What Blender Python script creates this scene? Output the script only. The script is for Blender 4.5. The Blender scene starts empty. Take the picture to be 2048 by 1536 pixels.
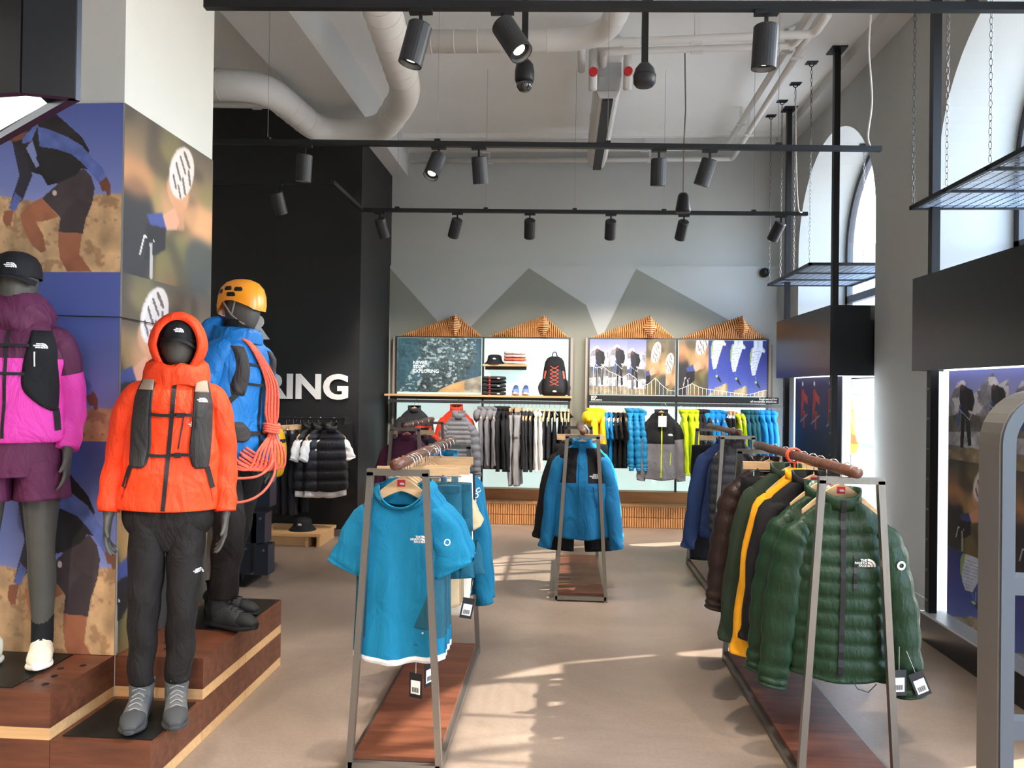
import bpy, bmesh, math, random
import numpy as np
from mathutils import Vector, Matrix, Euler
from mathutils.bvhtree import BVHTree

random.seed(7); rng = np.random.RandomState(11)
SC = bpy.context.scene
COL = SC.collection
R = math.radians

# ------------------------------------------------------------------ camera
CAM_F, CAM_H = 1480.0, 1.55
CAM_R = (Matrix.Rotation(R(3.87), 3, 'Z') @ Matrix.Rotation(R(90.38), 3, 'X') @ Matrix.Rotation(R(.75), 3, 'Z'))
cd = bpy.data.cameras.new('camera'); cam = bpy.data.objects.new('camera', cd); COL.objects.link(cam)
cam.matrix_world = Matrix.Translation((0, 0, CAM_H)) @ CAM_R.to_4x4()
cd.sensor_width = 36; cd.lens = CAM_F / 2048 * 36; cd.clip_start = .05; cd.clip_end = 200
SC.camera = cam
def at(u, v, X=None, Y=None, Z=None):
    """point of the room seen at a pixel of the 2048x1536 frame, on a plane of the room"""
    d = CAM_R @ Vector(((u - 1024) / CAM_F, -(v - 768) / CAM_F, -1))
    t = X / d.x if X is not None else Y / d.y if Y is not None else (Z - CAM_H) / d.z
    return Vector((d.x * t, d.y * t, CAM_H + d.z * t))

# ------------------------------------------------------------------ world, sun, exposure
SC.view_settings.view_transform = 'Standard'; SC.view_settings.look = 'None'
SC.view_settings.gamma = 1; SC.view_settings.use_curve_mapping = False
SC.view_settings.exposure = .9
W = bpy.data.worlds.new('sky'); SC.world = W; W.use_nodes = True
nt = W.node_tree; nt.nodes.clear()
wo = nt.nodes.new('ShaderNodeOutputWorld'); wb = nt.nodes.new('ShaderNodeBackground'); ws = nt.nodes.new('ShaderNodeTexSky')
ws.sky_type = 'NISHITA'; ws.sun_disc = False; ws.sun_elevation = R(43); ws.sun_rotation = R(70); ws.dust_density = 1.5; ws.air_density = .8
wb.inputs[1].default_value = 1.7
nt.links.new(ws.outputs[0], wb.inputs[0]); nt.links.new(wb.outputs[0], wo.inputs[0])
SUN_DIR = Vector((-.98, -.34, -1)).normalized()
sl = bpy.data.lights.new('sun', 'SUN'); sl.energy = 8.0; sl.angle = R(.6); sl.color = (1, .93, .84)
so = bpy.data.objects.new('sun', sl); COL.objects.link(so); so.rotation_euler = SUN_DIR.to_track_quat('-Z', 'Y').to_euler()

# ------------------------------------------------------------------ materials
def lin(h):
    if not isinstance(h, str): return tuple(h)
    c = [int(h[i:i + 2], 16) / 255 for i in (0, 2, 4)]
    return tuple(x / 12.92 if x <= .04045 else ((x + .055) / 1.055) ** 2.4 for x in c)
MATS = {}
def mat(name, col, rough=.6, metal=0., bump=None, var=None, emit=0., spec=.5, sheen=0., attr=False, coat=0.):
    """bump=(scale,strength,stretch xyz) var=(scale,amount,stretch)"""
    if name in MATS: return MATS[name]
    m = bpy.data.materials.new(name); m.use_nodes = True; MATS[name] = m
    t = m.node_tree; b = t.nodes['Principled BSDF']; L = t.links.new
    c = lin(col); b.inputs['Base Color'].default_value = (*c, 1)
    b.inputs['Roughness'].default_value = rough; b.inputs['Metallic'].default_value = metal
    b.inputs['Specular IOR Level'].default_value = spec
    if coat: b.inputs['Coat Weight'].default_value = coat; b.inputs['Coat Roughness'].default_value = .15
    if sheen: b.inputs['Sheen Weight'].default_value = sheen
    tc = t.nodes.new('ShaderNodeTexCoord')
    def noise(scale, st):
        mp = t.nodes.new('ShaderNodeMapping'); mp.inputs['Scale'].default_value = st
        n = t.nodes.new('ShaderNodeTexNoise'); n.inputs['Scale'].default_value = scale; n.inputs['Detail'].default_value = 4
        L(tc.outputs['Object'], mp.inputs[0]); L(mp.outputs[0], n.inputs[0]); return n
    src = None
    if attr:
        a = t.nodes.new('ShaderNodeAttribute'); a.attribute_name = 'Col'; src = a.outputs['Color']
        L(src, b.inputs['Base Color'])
    if var:
        n = noise(var[0], var[2] if len(var) > 2 else (1, 1, 1))
        r = t.nodes.new('ShaderNodeMapRange'); r.inputs[1].default_value = .3; r.inputs[2].default_value = .7
        r.inputs[3].default_value = 1 - var[1]; r.inputs[4].default_value = 1 + var[1]; L(n.outputs[0], r.inputs[0])
        x = t.nodes.new('ShaderNodeVectorMath'); x.operation = 'SCALE'
        if src: L(src, x.inputs[0])
        else: x.inputs[0].default_value = c
        L(r.outputs[0], x.inputs['Scale']); L(x.outputs[0], b.inputs['Base Color']); src = x.outputs[0]
    if bump:
        n = noise(bump[0], bump[2] if len(bump) > 2 else (1, 1, 1))
        bn = t.nodes.new('ShaderNodeBump'); bn.inputs['Strength'].default_value = bump[1]; bn.inputs['Distance'].default_value = .045 if name.startswith('cloth_') else .02
        if name.startswith('cloth_'): n.inputs['Distortion'].default_value = 1.4
        L(n.outputs[0], bn.inputs['Height']); L(bn.outputs[0], b.inputs['Normal'])
    if emit:
        b.inputs['Emission Strength'].default_value = emit
        if src: L(src, b.inputs['Emission Color'])
        else: b.inputs['Emission Color'].default_value = (*c, 1)
    return m
def cloth(name, col, rough=.8, k=.6): return mat('cloth_' + name, col, rough, bump=(7, k, (1.5, 1.5, .75)), var=(3, .07), spec=.3)
def nylon(name, col): return mat('nylon_' + name, col, .46, bump=(22, .3, (2.2, 2.2, .9)), var=(4, .08), spec=.35)

M_wall = mat('plaster_grey', 'AEB0AC', .9, bump=(90, .04), var=(1.2, .03))
M_white = mat('plaster_white', 'C6C6C2', .9, bump=(60, .05), var=(1.5, .03))
M_ceil = mat('ceiling_paint', 'E2E2DE', .9, bump=(14, .08), var=(1, .04))
M_black = mat('black_paint', '101013', .6, bump=(70, .04))
M_steel = mat('brushed_steel', '8A857E', .38, .85, bump=(120, .05, (1, 1, .05)))
M_blk = mat('black_metal', '17181B', .45, .3)
M_header = mat('satin_black', '1A1C20', .3, .2)
M_spot = mat('spot_grey', '2B2C2F', .5, .2)
M_pipe = mat('pipe_white', 'D2D0CA', .5)
M_walnut = mat('walnut', '653A27', .42, var=(5, .35, (.6, 6, 6)), bump=(30, .06, (.3, 6, 6)))
M_birch = mat('birch', 'D3A672', .5, var=(6, .12, (.5, 8, 8)))
M_oak = mat('oak', 'D89A60', .5, var=(8, .18, (6, 6, .7)))
M_oakd = mat('oak_panel', 'B27B4C', .45, var=(5, .18, (.7, 5, 5)))
M_hang = mat('hanger_wood', 'D9B183', .4, var=(12, .1, (1, 1, 6)))
M_chrome = mat('chrome', 'D8D8D8', .2, 1.)
M_log = mat('rail_wood', '5E3A2A', .4, var=(20, .25, (6, .6, 6)), bump=(30, .3))
M_mann = mat('mannequin_grey', '4A4842', .55, var=(5, .18), bump=(18, .08))
M_logo = mat('print_white', 'EDEDEA', .6)
M_red = mat('label_red', 'C4202A', .5)
M_zip = mat('zip_black', '0D0D0F', .5)
M_webb = mat('webbing_black', '141416', .8)
M_tagk = mat('tag_black', '101116', .5)
M_paper = mat('paper_white', 'E8E6E2', .7)

# ------------------------------------------------------------------ object helpers
def link(o, parent=None):
    COL.objects.link(o)
    if parent is not None: o.parent = parent
    return o
def tag(o, label=None, cat=None, group=None, kind=None):
    if label: o['label'] = label
    if cat: o['category'] = cat
    if group: o['group'] = group
    if kind: o['kind'] = kind
    return o
def thing(name, label, cat, loc=(0, 0, 0), rz=0, group=None):
    o = bpy.data.objects.new(name, None); o.empty_display_size = .1; link(o)
    o.location = loc; o.rotation_euler = (0, 0, rz)
    return tag(o, label, cat, group)
def copy_tree(o, parent=None):
    c = o.copy(); link(c, parent)
    for ch in o.children: copy_tree(ch, c)
    return c
class MB:
    def __init__(s): s.v = []; s.f = []; s.m = []
    def add(s, verts, faces, mi=0):
        o = len(s.v); s.v += [tuple(map(float, p)) for p in verts]
        s.f += [tuple(i + o for i in f) for f in faces]; s.m += [mi] * len(faces); return s
    def box(s, lo, hi, mi=0, M=None):
        x0, y0, z0 = lo; x1, y1, z1 = hi
        v = [(x0, y0, z0), (x1, y0, z0), (x1, y1, z0), (x0, y1, z0), (x0, y0, z1), (x1, y0, z1), (x1, y1, z1), (x0, y1, z1)]
        if M is not None: v = [tuple(M @ Vector(p)) for p in v]
        return s.add(v, [(0, 3, 2, 1), (4, 5, 6, 7), (0, 1, 5, 4), (1, 2, 6, 5), (2, 3, 7, 6), (3, 0, 4, 7)], mi)
    def bar(s, a, b, w, d=None, mi=0, ref=(0, 0, 1)):
        """square bar from a to b"""
        a = Vector(a); b = Vector(b); t = (b - a); L = t.length; t.normalize(); d = d or w
        r = Vector(ref)
        if abs(t.dot(r)) > .95: r = Vector((0, 1, 0))
        x = t.cross(r).normalized(); y = x.cross(t)
        M = Matrix((x, y, t)).transposed().to_4x4(); M.translation = a
        return s.box((-w / 2, -d / 2, 0), (w / 2, d / 2, L), mi, M)
    def loft(s, rings, mi=0, cap0=True, cap1=True, closed=True, fn=None):
        n = len(rings[0]); o = len(s.v)
        for r in rings: s.v += [tuple(map(float, p)) for p in r]
        for i in range(len(rings) - 1):
            for j in range(n if closed else n - 1):
                k = (j + 1) % n
                s.f.append((o + i * n + j, o + i * n + k, o + (i + 1) * n + k, o + (i + 1) * n + j))
                s.m.append(fn(i, j) if fn else mi)
        if closed and cap0: s.f.append(tuple(o + j for j in range(n))[::-1]); s.m.append(fn(0, 0) if fn else mi)
        if closed and cap1: s.f.append(tuple(o + (len(rings) - 1) * n + j for j in range(n))); s.m.append(fn(len(rings) - 2, 0) if fn else mi)
        return s
    def tube(s, path, r, n=8, mi=0, closed=False):
        P = [Vector(p) for p in path]; rings = []; up = None; N = len(P)
        for i, p in enumerate(P):
            if closed: t = P[(i + 1) % N] - P[i - 1]
            else: t = P[min(i + 1, N - 1)] - P[max(i - 1, 0)]
            t.normalize()
            if up is None: up = Vector((0, 0, 1)) if abs(t.z) < .9 else Vector((1, 0, 0))
            x = t.cross(up)
            if x.length < 1e-4: x = t.cross(Vector((.3, 1, .2)))
            x.normalize(); up = x.cross(t).normalized()
            rr = r[i] if hasattr(r, '__len__') else r
            rings.append([p + x * (rr * math.cos(a)) + up * (rr * math.sin(a)) for a in np.linspace(0, 2 * math.pi, n, endpoint=False)])
        if closed: rings.append(rings[0])
        return s.loft(rings, mi, not closed, not closed)
    def lathe(s, prof, n=24, mi=0, M=None, fn=None):
        rings = []
        for r, z in prof:
            ring = [Vector((r * math.cos(a), r * math.sin(a), z)) for a in np.linspace(0, 2 * math.pi, n, endpoint=False)]
            rings.append([M @ p for p in ring] if M is not None else ring)
        return s.loft(rings, mi, fn=fn)
    def prism(s, pts, y0, y1, mi=0):
        """outline in x,z extruded along y"""
        n = len(pts)
        v = [(x, y0, z) for x, z in pts] + [(x, y1, z) for x, z in pts]
        f = [tuple(range(n)), tuple(range(2 * n - 1, n - 1, -1))] + [(i, i + n, (i + 1) % n + n, (i + 1) % n) for i in range(n)]
        return s.add(v, f, mi)
    def mesh(s, name, mats, smooth=False):
        me = bpy.data.meshes.new(name); me.from_pydata(s.v, [], s.f)
        for m in (mats if isinstance(mats, (list, tuple)) else [mats]): me.materials.append(m)
        me.polygons.foreach_set('material_index', s.m)
        if smooth: me.polygons.foreach_set('use_smooth', [True] * len(s.f))
        me.update()
        bm = bmesh.new(); bm.from_mesh(me); bmesh.ops.recalc_face_normals(bm, faces=bm.faces); bm.to_mesh(me); bm.free()
        return me
    def obj(s, name, mats, parent=None, smooth=False, loc=None, rz=None):
        o = bpy.data.objects.new(name, s.mesh(name, mats, smooth)); link(o, parent)
        if loc is not None: o.location = loc
        if rz is not None: o.rotation_euler = (0, 0, rz)
        return o
    def bvh(s): return BVHTree.FromPolygons([Vector(p) for p in s.v], s.f)
def put(me, name, parent=None, loc=None, rot=None):
    o = bpy.data.objects.new(name, me); link(o, parent)
    if loc is not None: o.location = loc
    if rot is not None: o.rotation_euler = rot
    return o
def struct(name, mb, m, smooth=False, parent=None):
    o = mb.obj(name, m, parent, smooth)
    if parent is None: o['kind'] = 'structure'
    return o
def catmull(P, n=6):
    P = [np.array(p, float) for p in P]; out = []
    for i in range(len(P) - 1):
        a = P[max(i - 1, 0)]; b = P[i]; c = P[i + 1]; d = P[min(i + 2, len(P) - 1)]
        for k in range(n):
            t = k / n
            out.append(.5 * (2 * b + (c - a) * t + (2 * a - 5 * b + 4 * c - d) * t * t + (3 * b - a - 3 * c + d) * t ** 3))
    out.append(P[-1]); return np.array(out)
def sweep(P, rad, n=16, sub=5, side=(1, 0, 0), p=2.0, wr=None):
    """rings along a smoothed path; rad = per point (a along side, b across); wr(i,frac,theta)->extra radius"""
    Q = catmull([list(q) + list(r if hasattr(r, '__len__') else (r, r)) for q, r in zip(P, rad)], sub)
    rings = []; th = np.linspace(0, 2 * math.pi, n, endpoint=False)
    ct, st = np.cos(th), np.sin(th)
    ex = np.sign(ct) * np.abs(ct) ** (2 / p); ey = np.sign(st) * np.abs(st) ** (2 / p)
    for i, q in enumerate(Q):
        t = Q[min(i + 1, len(Q) - 1)][:3] - Q[max(i - 1, 0)][:3]; t /= np.linalg.norm(t) + 1e-9
        sd = np.array(side, float); sd -= t * sd.dot(t); sd /= np.linalg.norm(sd) + 1e-9
        up = np.cross(t, sd)
        w = np.array([wr(i, i / (len(Q) - 1), a) for a in th]) if wr else 0.
        rings.append(q[:3] + np.outer(ex * (q[3] + w), sd) + np.outer(ey * (q[4] + w), up))
    return rings

# text as mesh -------------------------------------------------------------
TXT = {}
def text_flat(body, size, align='LEFT', bold=.0, shear=0., spacing=1., lines=.9, ext=0., res=2):
    """2D verts (x,y) and faces of a line of lettering, built from the font that ships with Blender"""
    cu = bpy.data.curves.new('lettering', 'FONT'); cu.body = body; cu.size = size; cu.align_x = align; cu.offset = bold
    cu.shear = shear; cu.space_character = spacing; cu.space_line = lines; cu.extrude = ext; cu.resolution_u = res; cu.fill_mode = 'FRONT' if not ext else 'BOTH'
    o = bpy.data.objects.new('lettering', cu); COL.objects.link(o)
    me = bpy.data.meshes.new_from_object(o.evaluated_get(bpy.context.evaluated_depsgraph_get()))
    v = [tuple(p.co) for p in me.vertices]; f = [tuple(p.vertices) for p in me.polygons]
    bpy.data.objects.remove(o); bpy.data.curves.remove(cu); bpy.data.meshes.remove(me)
    return v, f
def logo2d():
    """three right-aligned words beside a quarter dome of three bands; 1 unit high"""
    V, F = [], []
    def app(v, f, dx=0, dy=0):
        o = len(V); V.extend([(p[0] + dx, p[1] + dy) for p in v]); F.extend([tuple(i + o for i in q) for q in f])
    for k, wd in enumerate(('THE', 'NORTH', 'FACE')):
        v, f = text_flat(wd, .42, 'RIGHT', .012, 0, .92, res=1); app(v, f, -.06 + .0 * k, .68 - .335 * k)
    for r0, r1 in ((.0, .34), (.42, .68), (.76, 1.02)):
        n = 7; a = np.linspace(0, math.pi / 2, n)
        v = [(max(r0, .001) * math.cos(t), max(r0, .001) * math.sin(t)) for t in a] + [(r1 * math.cos(t), r1 * math.sin(t)) for t in a]
        app(v, [(i, i + 1, n + i + 1, n + i) for i in range(n - 1)], .02, 0)
    return V, F
LOGO = logo2d()
def mini2d():
    V, F = [], []
    for x0, y0 in ((-.75, .70), (-1.15, .36), (-.85, .02)):
        o = len(V); V += [(x0, y0), (-.06, y0), (-.06, y0 + .24), (x0, y0 + .24)]; F.append((o, o + 1, o + 2, o + 3))
    n = 6
    for r0, r1 in ((.01, .36), (.44, .68), (.76, 1.)):
        o = len(V); a = np.linspace(0, math.pi / 2, n)
        V += [(r0 * math.cos(t), r0 * math.sin(t)) for t in a] + [(r1 * math.cos(t), r1 * math.sin(t)) for t in a]
        F += [(o + i, o + i + 1, o + n + i + 1, o + n + i) for i in range(n - 1)]
    return V, F
MINI = mini2d()
def project(bvh, pts, d=(0, 1, 0), off=.003, back=1.2):
    d = Vector(d).normalized(); out = []; last = None
    for p in pts:
        p = Vector(p); h = bvh.ray_cast(p - d * back, d)[0]
        if h is None: h = p - d * ((p - last).dot(d)) if last is not None else p
        last = h; out.append(h - d * off)
    return out
def decal(name, shape, x, z, size, bvh, parent, m, d=(0, 1, 0), off=.003, right=(1, 0, 0), rot=0.):
    V, F = shape; c, s_ = math.cos(rot), math.sin(rot); rt = Vector(right)
    P = [rt * (x + size * (a * c - b * s_)) + Vector((0, 0, z + size * (a * s_ + b * c))) for a, b in [q[:2] for q in V]]
    mb = MB(); mb.add(project(bvh, P, d, off), F); return mb.obj(name, m, parent)
def strip(name, pts, width, bvh, parent, m, d=(0, 1, 0), off=.004, thick=.0, sub=8, right=(1, 0, 0)):
    """band laid on a surface along points (x,z)"""
    Q = catmull([(p[0], p[1]) for p in pts], sub); rt = Vector(right); L = []; Rr = []
    for i, q in enumerate(Q):
        t = Q[min(i + 1, len(Q) - 1)] - Q[max(i - 1, 0)]; t /= np.linalg.norm(t) + 1e-9; nx, nz = -t[1], t[0]
        L.append(rt * (q[0] + nx * width / 2) + Vector((0, 0, q[1] + nz * width / 2)))
        Rr.append(rt * (q[0] - nx * width / 2) + Vector((0, 0, q[1] - nz * width / 2)))
    mb = MB()
    if thick:
        dv = Vector(d).normalized() * thick
        A = project(bvh, L, d, off + thick); B = project(bvh, Rr, d, off + thick)
        rings = [[a, b, b + dv * 1.6, a + dv * 1.6] for a, b in zip(A, B)]
        mb.loft(rings)
    else:
        A = project(bvh, L, d, off); B = project(bvh, Rr, d, off); n = len(A)
        mb.add(A + B, [(i, i + 1, n + i + 1, n + i) for i in range(n - 1)])
    return mb.obj(name, m, parent)
def patch(name, outline, bvh, parent, m, d=(0, 1, 0), off=.004, thick=.012, right=(1, 0, 0), n=10):
    """padded patch: outline given as rows (z, x0, x1), laid over a surface and puffed"""
    rt = Vector(right); dv = Vector(d).normalized(); rows = catmull(outline, 4); G = []
    for k, (z, x0, x1) in enumerate(rows):
        P = [rt * (x0 + (x1 - x0) * j / n) + Vector((0, 0, z)) for j in range(n + 1)]
        H = project(bvh, P, d, off)
        ez = min(1, min(k, len(rows) - 1 - k) / 2)
        G.append([h - dv * thick * ez * min(1, min(j, n - j) / 1.5) for j, h in enumerate(H)])
    mb = MB(); nn = n + 1
    v = [p for g in G for p in g] + [p + dv * (off + .01) for g in G for p in g]; o = len(G) * nn
    f = [(i * nn + j, i * nn + j + 1, (i + 1) * nn + j + 1, (i + 1) * nn + j) for i in range(len(G) - 1) for j in range(n)]
    for i in range(len(G) - 1):
        for j in (0, n): a, b = i * nn + j, (i + 1) * nn + j; f.append((a, b, b + o, a + o))
    for i in (0, len(G) - 1):
        for j in range(n): a, b = i * nn + j, i * nn + j + 1; f.append((a, b, b + o, a + o))
    mb.add(v, f); return mb.obj(name, m, parent, True)

# ================================================================== the room
XR, YB, ZC, XL, YF = 2.62, 8.9, 4.52, -6.0, -4.0
WT = .6                                                   # depth of the window reveals
def floor_mat():
    m = mat('polished_concrete', '8E7A69', .32, spec=.45)
    t = m.node_tree; b = t.nodes['Principled BSDF']; L = t.links.new; tc = t.nodes.new('ShaderNodeTexCoord')
    n1 = t.nodes.new('ShaderNodeTexNoise'); n1.inputs['Scale'].default_value = .8; n1.inputs['Detail'].default_value = 7; n1.inputs['Roughness'].default_value = .65; n1.inputs['Distortion'].default_value = .8
    n2 = t.nodes.new('ShaderNodeTexNoise'); n2.inputs['Scale'].default_value = 60; n2.inputs['Detail'].default_value = 3
    L(tc.outputs['Object'], n1.inputs[0]); L(tc.outputs['Object'], n2.inputs[0])
    cr = t.nodes.new('ShaderNodeValToRGB'); e = cr.color_ramp.elements
    e[0].position = .28; e[0].color = (*lin('77675A'), 1); e[1].position = .72; e[1].color = (*lin('A39080'), 1)
    el = e.new(.5); el.color = (*lin('8C7B6D'), 1)
    mx = t.nodes.new('ShaderNodeMix'); mx.data_type = 'RGBA'; mx.blend_type = 'OVERLAY'; mx.inputs[0].default_value = .18
    L(n1.outputs[0], cr.inputs[0]); L(cr.outputs[0], mx.inputs[6]); L(n2.outputs[0], mx.inputs[7]); L(mx.outputs[2], b.inputs['Base Color'])
    mr = t.nodes.new('ShaderNodeMapRange'); mr.inputs[3].default_value = .26; mr.inputs[4].default_value = .46; L(n1.outputs[0], mr.inputs[0]); L(mr.outputs[0], b.inputs['Roughness'])
    return m
M_floor = floor_mat()
struct('floor', MB().box((XL, YF, -.12), (XR + WT, YB + .2, 0)), M_floor)
struct('ceiling', MB().box((XL, YF, ZC), (XR + WT, YB + .2, ZC + .15)), M_ceil)
struct('wall_left', MB().box((XL - .2, YF, 0), (XL, YB, ZC)), M_white)
struct('wall_front', MB().box((XL, YF - .2, 0), (XR + WT, YF, ZC)), M_white)
wb_ = struct('wall_back', MB().box((XL, YB, 0), (XR + WT, YB + .2, ZC)), M_wall)
# lower lining of the back wall, slightly proud, with the painted mountains
struct('trim_1', MB().box((-2.1, YB - .05, 0), (2.5, YB, 3.03)), M_wall)
M_mural = mat('mural_grey_green', '84857B', .9, bump=(90, .04))
for pts in ([(780, 536), (873, 640), (873, 1000), (780, 1000)],
            [(943, 652), (1058, 536), (1172, 610), (1195, 668), (1195, 1000), (943, 1000)],
            [(1205, 672), (1273, 538), (1440, 630), (1545, 690), (1545, 1000), (1205, 1000)]):
    P = [at(u, v, Y=YB - .052) for u, v in pts]
    mb = MB(); mb.prism([(p.x, max(p.z, .3)) for p in P], YB - .053, YB - .0495); mb.obj('painted_mountain', M_mural, wb_)
# black wall with its return
struct('wall_black', MB().box((XL, 7.55, 0), (-2.1, YB, ZC)), M_black)
struct('baseboard_black', MB().box((XL, 7.535, 0), (-2.085, 7.56, .07)), mat('base_grey', '77736E', .6))
# soffit beam, right hand boxed service duct, cornice
struct('trim_2', MB().box((-2.39, YF, 4.13), (-1.91, YB, ZC)), M_white)
struct('trim_3', MB().box((2.44, YF, 4.42), (XR, YB - .02, ZC)), M_white)
struct('trim_4', MB().box((-1.91, 8.55, 4.47), (2.44, 8.62, ZC)).box((-1.91, 8.72, 4.44), (2.44, 8.9, ZC)), M_ceil)
# column with the photo posters
CX, CY = -1.94, 3.13
struct('wall_column', MB().box((-3.4, CY, 0), (CX, 3.95, ZC)), M_white)
# right wall with arched openings
HALF, SPR = 1.02, 3.09
ARCH = [7.44, 4.36, 1.28, -1.8]
def arch_wall():
    mb = MB(); edges = [YB]
    for c in ARCH: edges += [c + HALF, c - HALF]
    edges.append(YF)
    for i in range(0, len(edges), 2): mb.box((XR, edges[i + 1], 0), (XR + WT, edges[i], ZC))
    for c in ARCH:
        n = 28; ys = [c - HALF * math.cos(math.pi * k / n) for k in range(n + 1)]; zs = [SPR + HALF * math.sin(math.pi * k / n) for k in range(n + 1)]
        for k in range(n):
            a, b = (ys[k], zs[k]), (ys[k + 1], zs[k + 1])
            v = [(XR, a[0], a[1]), (XR, b[0], b[1]), (XR, b[0], ZC), (XR, a[0], ZC), (XR + WT, a[0], a[1]), (XR + WT, b[0], b[1]), (XR + WT, b[0], ZC), (XR + WT, a[0], ZC)]
            mb.add(v, [(0, 3, 2, 1), (4, 5, 6, 7), (0, 1, 5, 4)])
        mb.box((XR, c - HALF, -.1), (XR + WT, c + HALF, .02))
    return mb
M_reveal = mat('plaster_reveal', 'C9C9C5', .9, bump=(60, .05))
struct('wall_right', arch_wall(), M_wall)
struct('baseboard_right', MB().box((XR - .012, 5.40, 0), (XR, 6.40, .09)), M_wall)
# glazing
M_glass = bpy.data.materials.new('window_glass'); M_glass.use_nodes = True
t = M_glass.node_tree; t.nodes.clear(); o_ = t.nodes.new('ShaderNodeOutputMaterial'); mx = t.nodes.new('ShaderNodeMixShader')
tr = t.nodes.new('ShaderNodeBsdfTransparent'); gl = t.nodes.new('ShaderNodeBsdfGlossy'); fr = t.nodes.new('ShaderNodeFresnel')
tr.inputs[0].default_value = (.93, .96, .95, 1); gl.inputs['Roughness'].default_value = .02; fr.inputs[0].default_value = 1.3
t.links.new(fr.outputs[0], mx.inputs[0]); t.links.new(tr.outputs[0], mx.inputs[1]); t.links.new(gl.outputs[0], mx.inputs[2]); t.links.new(mx.outputs[0], o_.inputs[0])
M_frame = mat('window_frame', '3C3E42', .4, .3)
for i, c in enumerate(ARCH):
    X = XR + WT - .06
    w = thing('window_%d' % (i + 1), None, None); w['kind'] = 'structure'
    fm = MB()
    for sy in (-1, 1): fm.box((X - .03, c + sy * (HALF - .03) - .03, 0), (X + .03, c + sy * (HALF - .03) + .03, SPR))
    arcp = [(X, c - (HALF - .03) * math.cos(a), SPR + (HALF - .03) * math.sin(a)) for a in np.linspace(0, math.pi, 25)]
    for a, b in zip(arcp, arcp[1:]): fm.bar(a, b, .06, .06, ref=(1, 0, 0))
    fm.obj('window_frame', M_frame, w)
    MB().box((X - .03, c - HALF, SPR - .55), (X + .03, c + HALF, SPR - .47)).obj('transom', M_frame, w)
    MB().box((X - .025, c - .03, 0), (X + .025, c + .03, SPR + HALF - .03)).obj('mullion', M_frame, w)
    gp = MB(); ring = [(X, c - HALF + .03, .02)] + [(X, p[1], p[2]) for p in arcp] + [(X, c + HALF - .03, .02)]
    gp.add(ring, [tuple(range(len(ring)))]); gp.obj('pane', M_glass, w)
# street outside: pavement and the stone facade opposite
struct('ground_street', MB().box((XR + WT, -30, -.2), (40, 60, -.1)), mat('street_paving', 'A9A7A3', .9, var=(2, .1)))
fac = thing('stone_facade', 'pale stone block facade across the street outside the arched window', 'building', (9.4, 14, 0))
MB().box((.02, 0, -.1), (.6, 16, 6.1)).obj('backing', mat('facade_joint', '9A9CA0', .9), fac)
bme = MB().box((0, .012, .012), (.05, 1.588, .748)).mesh('stone_block', mat('facade_stone', 'D6D8DC', .9, var=(30, .08)))
for r_ in range(8):
    for k in range(10):
        if k == 0 and r_ % 2: continue
        put(bme, 'stone_block', fac, (-.03, k * 1.6 - (.8 if r_ % 2 else 0), r_ * .76))
tag(MB().prism([(-.3, 0), (.3, 0), (.3, .5), (-.3, .5)], -.05, .05).obj('facade_sign', mat('sign_white', 'F2F2F0', .6), None, False, (9.3, 22.6, .95), R(90)), 'plain white sign plate on the stone facade across the street', 'sign')

# ------------------------------------------------------------------ lettering on the black wall
lt = thing('wall_lettering', 'large white raised slogan letters on the black wall', 'lettering', (-4.25, 7.55, 0))
M_letter = mat('letter_white', 'E9E6E3', .5)
for wd, z in (('NEVER', 2.045), ('STOP', 1.737), ('EXPLORING', 1.428)):
    v, f = text_flat(wd, 1, bold=.032, ext=.01, res=4)
    A = np.array(v); h = A[:, 1].max(); 
    if wd != 'NEVER': h = TXT['h']
    TXT['h'] = h
    s_ = .25 / h; wid = {'NEVER': 1.2, 'STOP': .92, 'EXPLORING': 2.04}[wd]; A[:, 0] -= A[:, 0].min(); sx = wid / A[:, 0].max()
    # each letter is a part of its own: split the word by connected islands
    bm = bmesh.new(); vs = [bm.verts.new((a[0] * sx, -.02 - a[2] * .8, a[1] * s_)) for a in A]
    for q in f:
        try: bm.faces.new([vs[i] for i in q])
        except ValueError: pass
    bmesh.ops.remove_doubles(bm, verts=bm.verts, dist=1e-5)
    me = bpy.data.meshes.new('letters'); bm.to_mesh(me); bm.free()
    adj = {}; 
    for p in me.polygons:
        for a in p.vertices: adj.setdefault(a, set()).update(p.vertices)
    seen = set(); isl = []
    for a in adj:
        if a in seen: continue
        st = [a]; comp = set()
        while st:
            q = st.pop()
            if q in comp: continue
            comp.add(q); st += [k for k in adj[q] if k not in comp]
        seen |= comp; isl.append(comp)
    for comp in isl:
        ids = sorted(comp); mp = {a: i for i, a in enumerate(ids)}
        mb = MB(); mb.add([me.vertices[a].co for a in ids], [tuple(mp[a] for a in p.vertices) for p in me.polygons if p.vertices[0] in comp])
        lo = mb.obj('letter', M_letter, lt); lo.location = (0, 0, z)
    bpy.data.meshes.remove(me)

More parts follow.
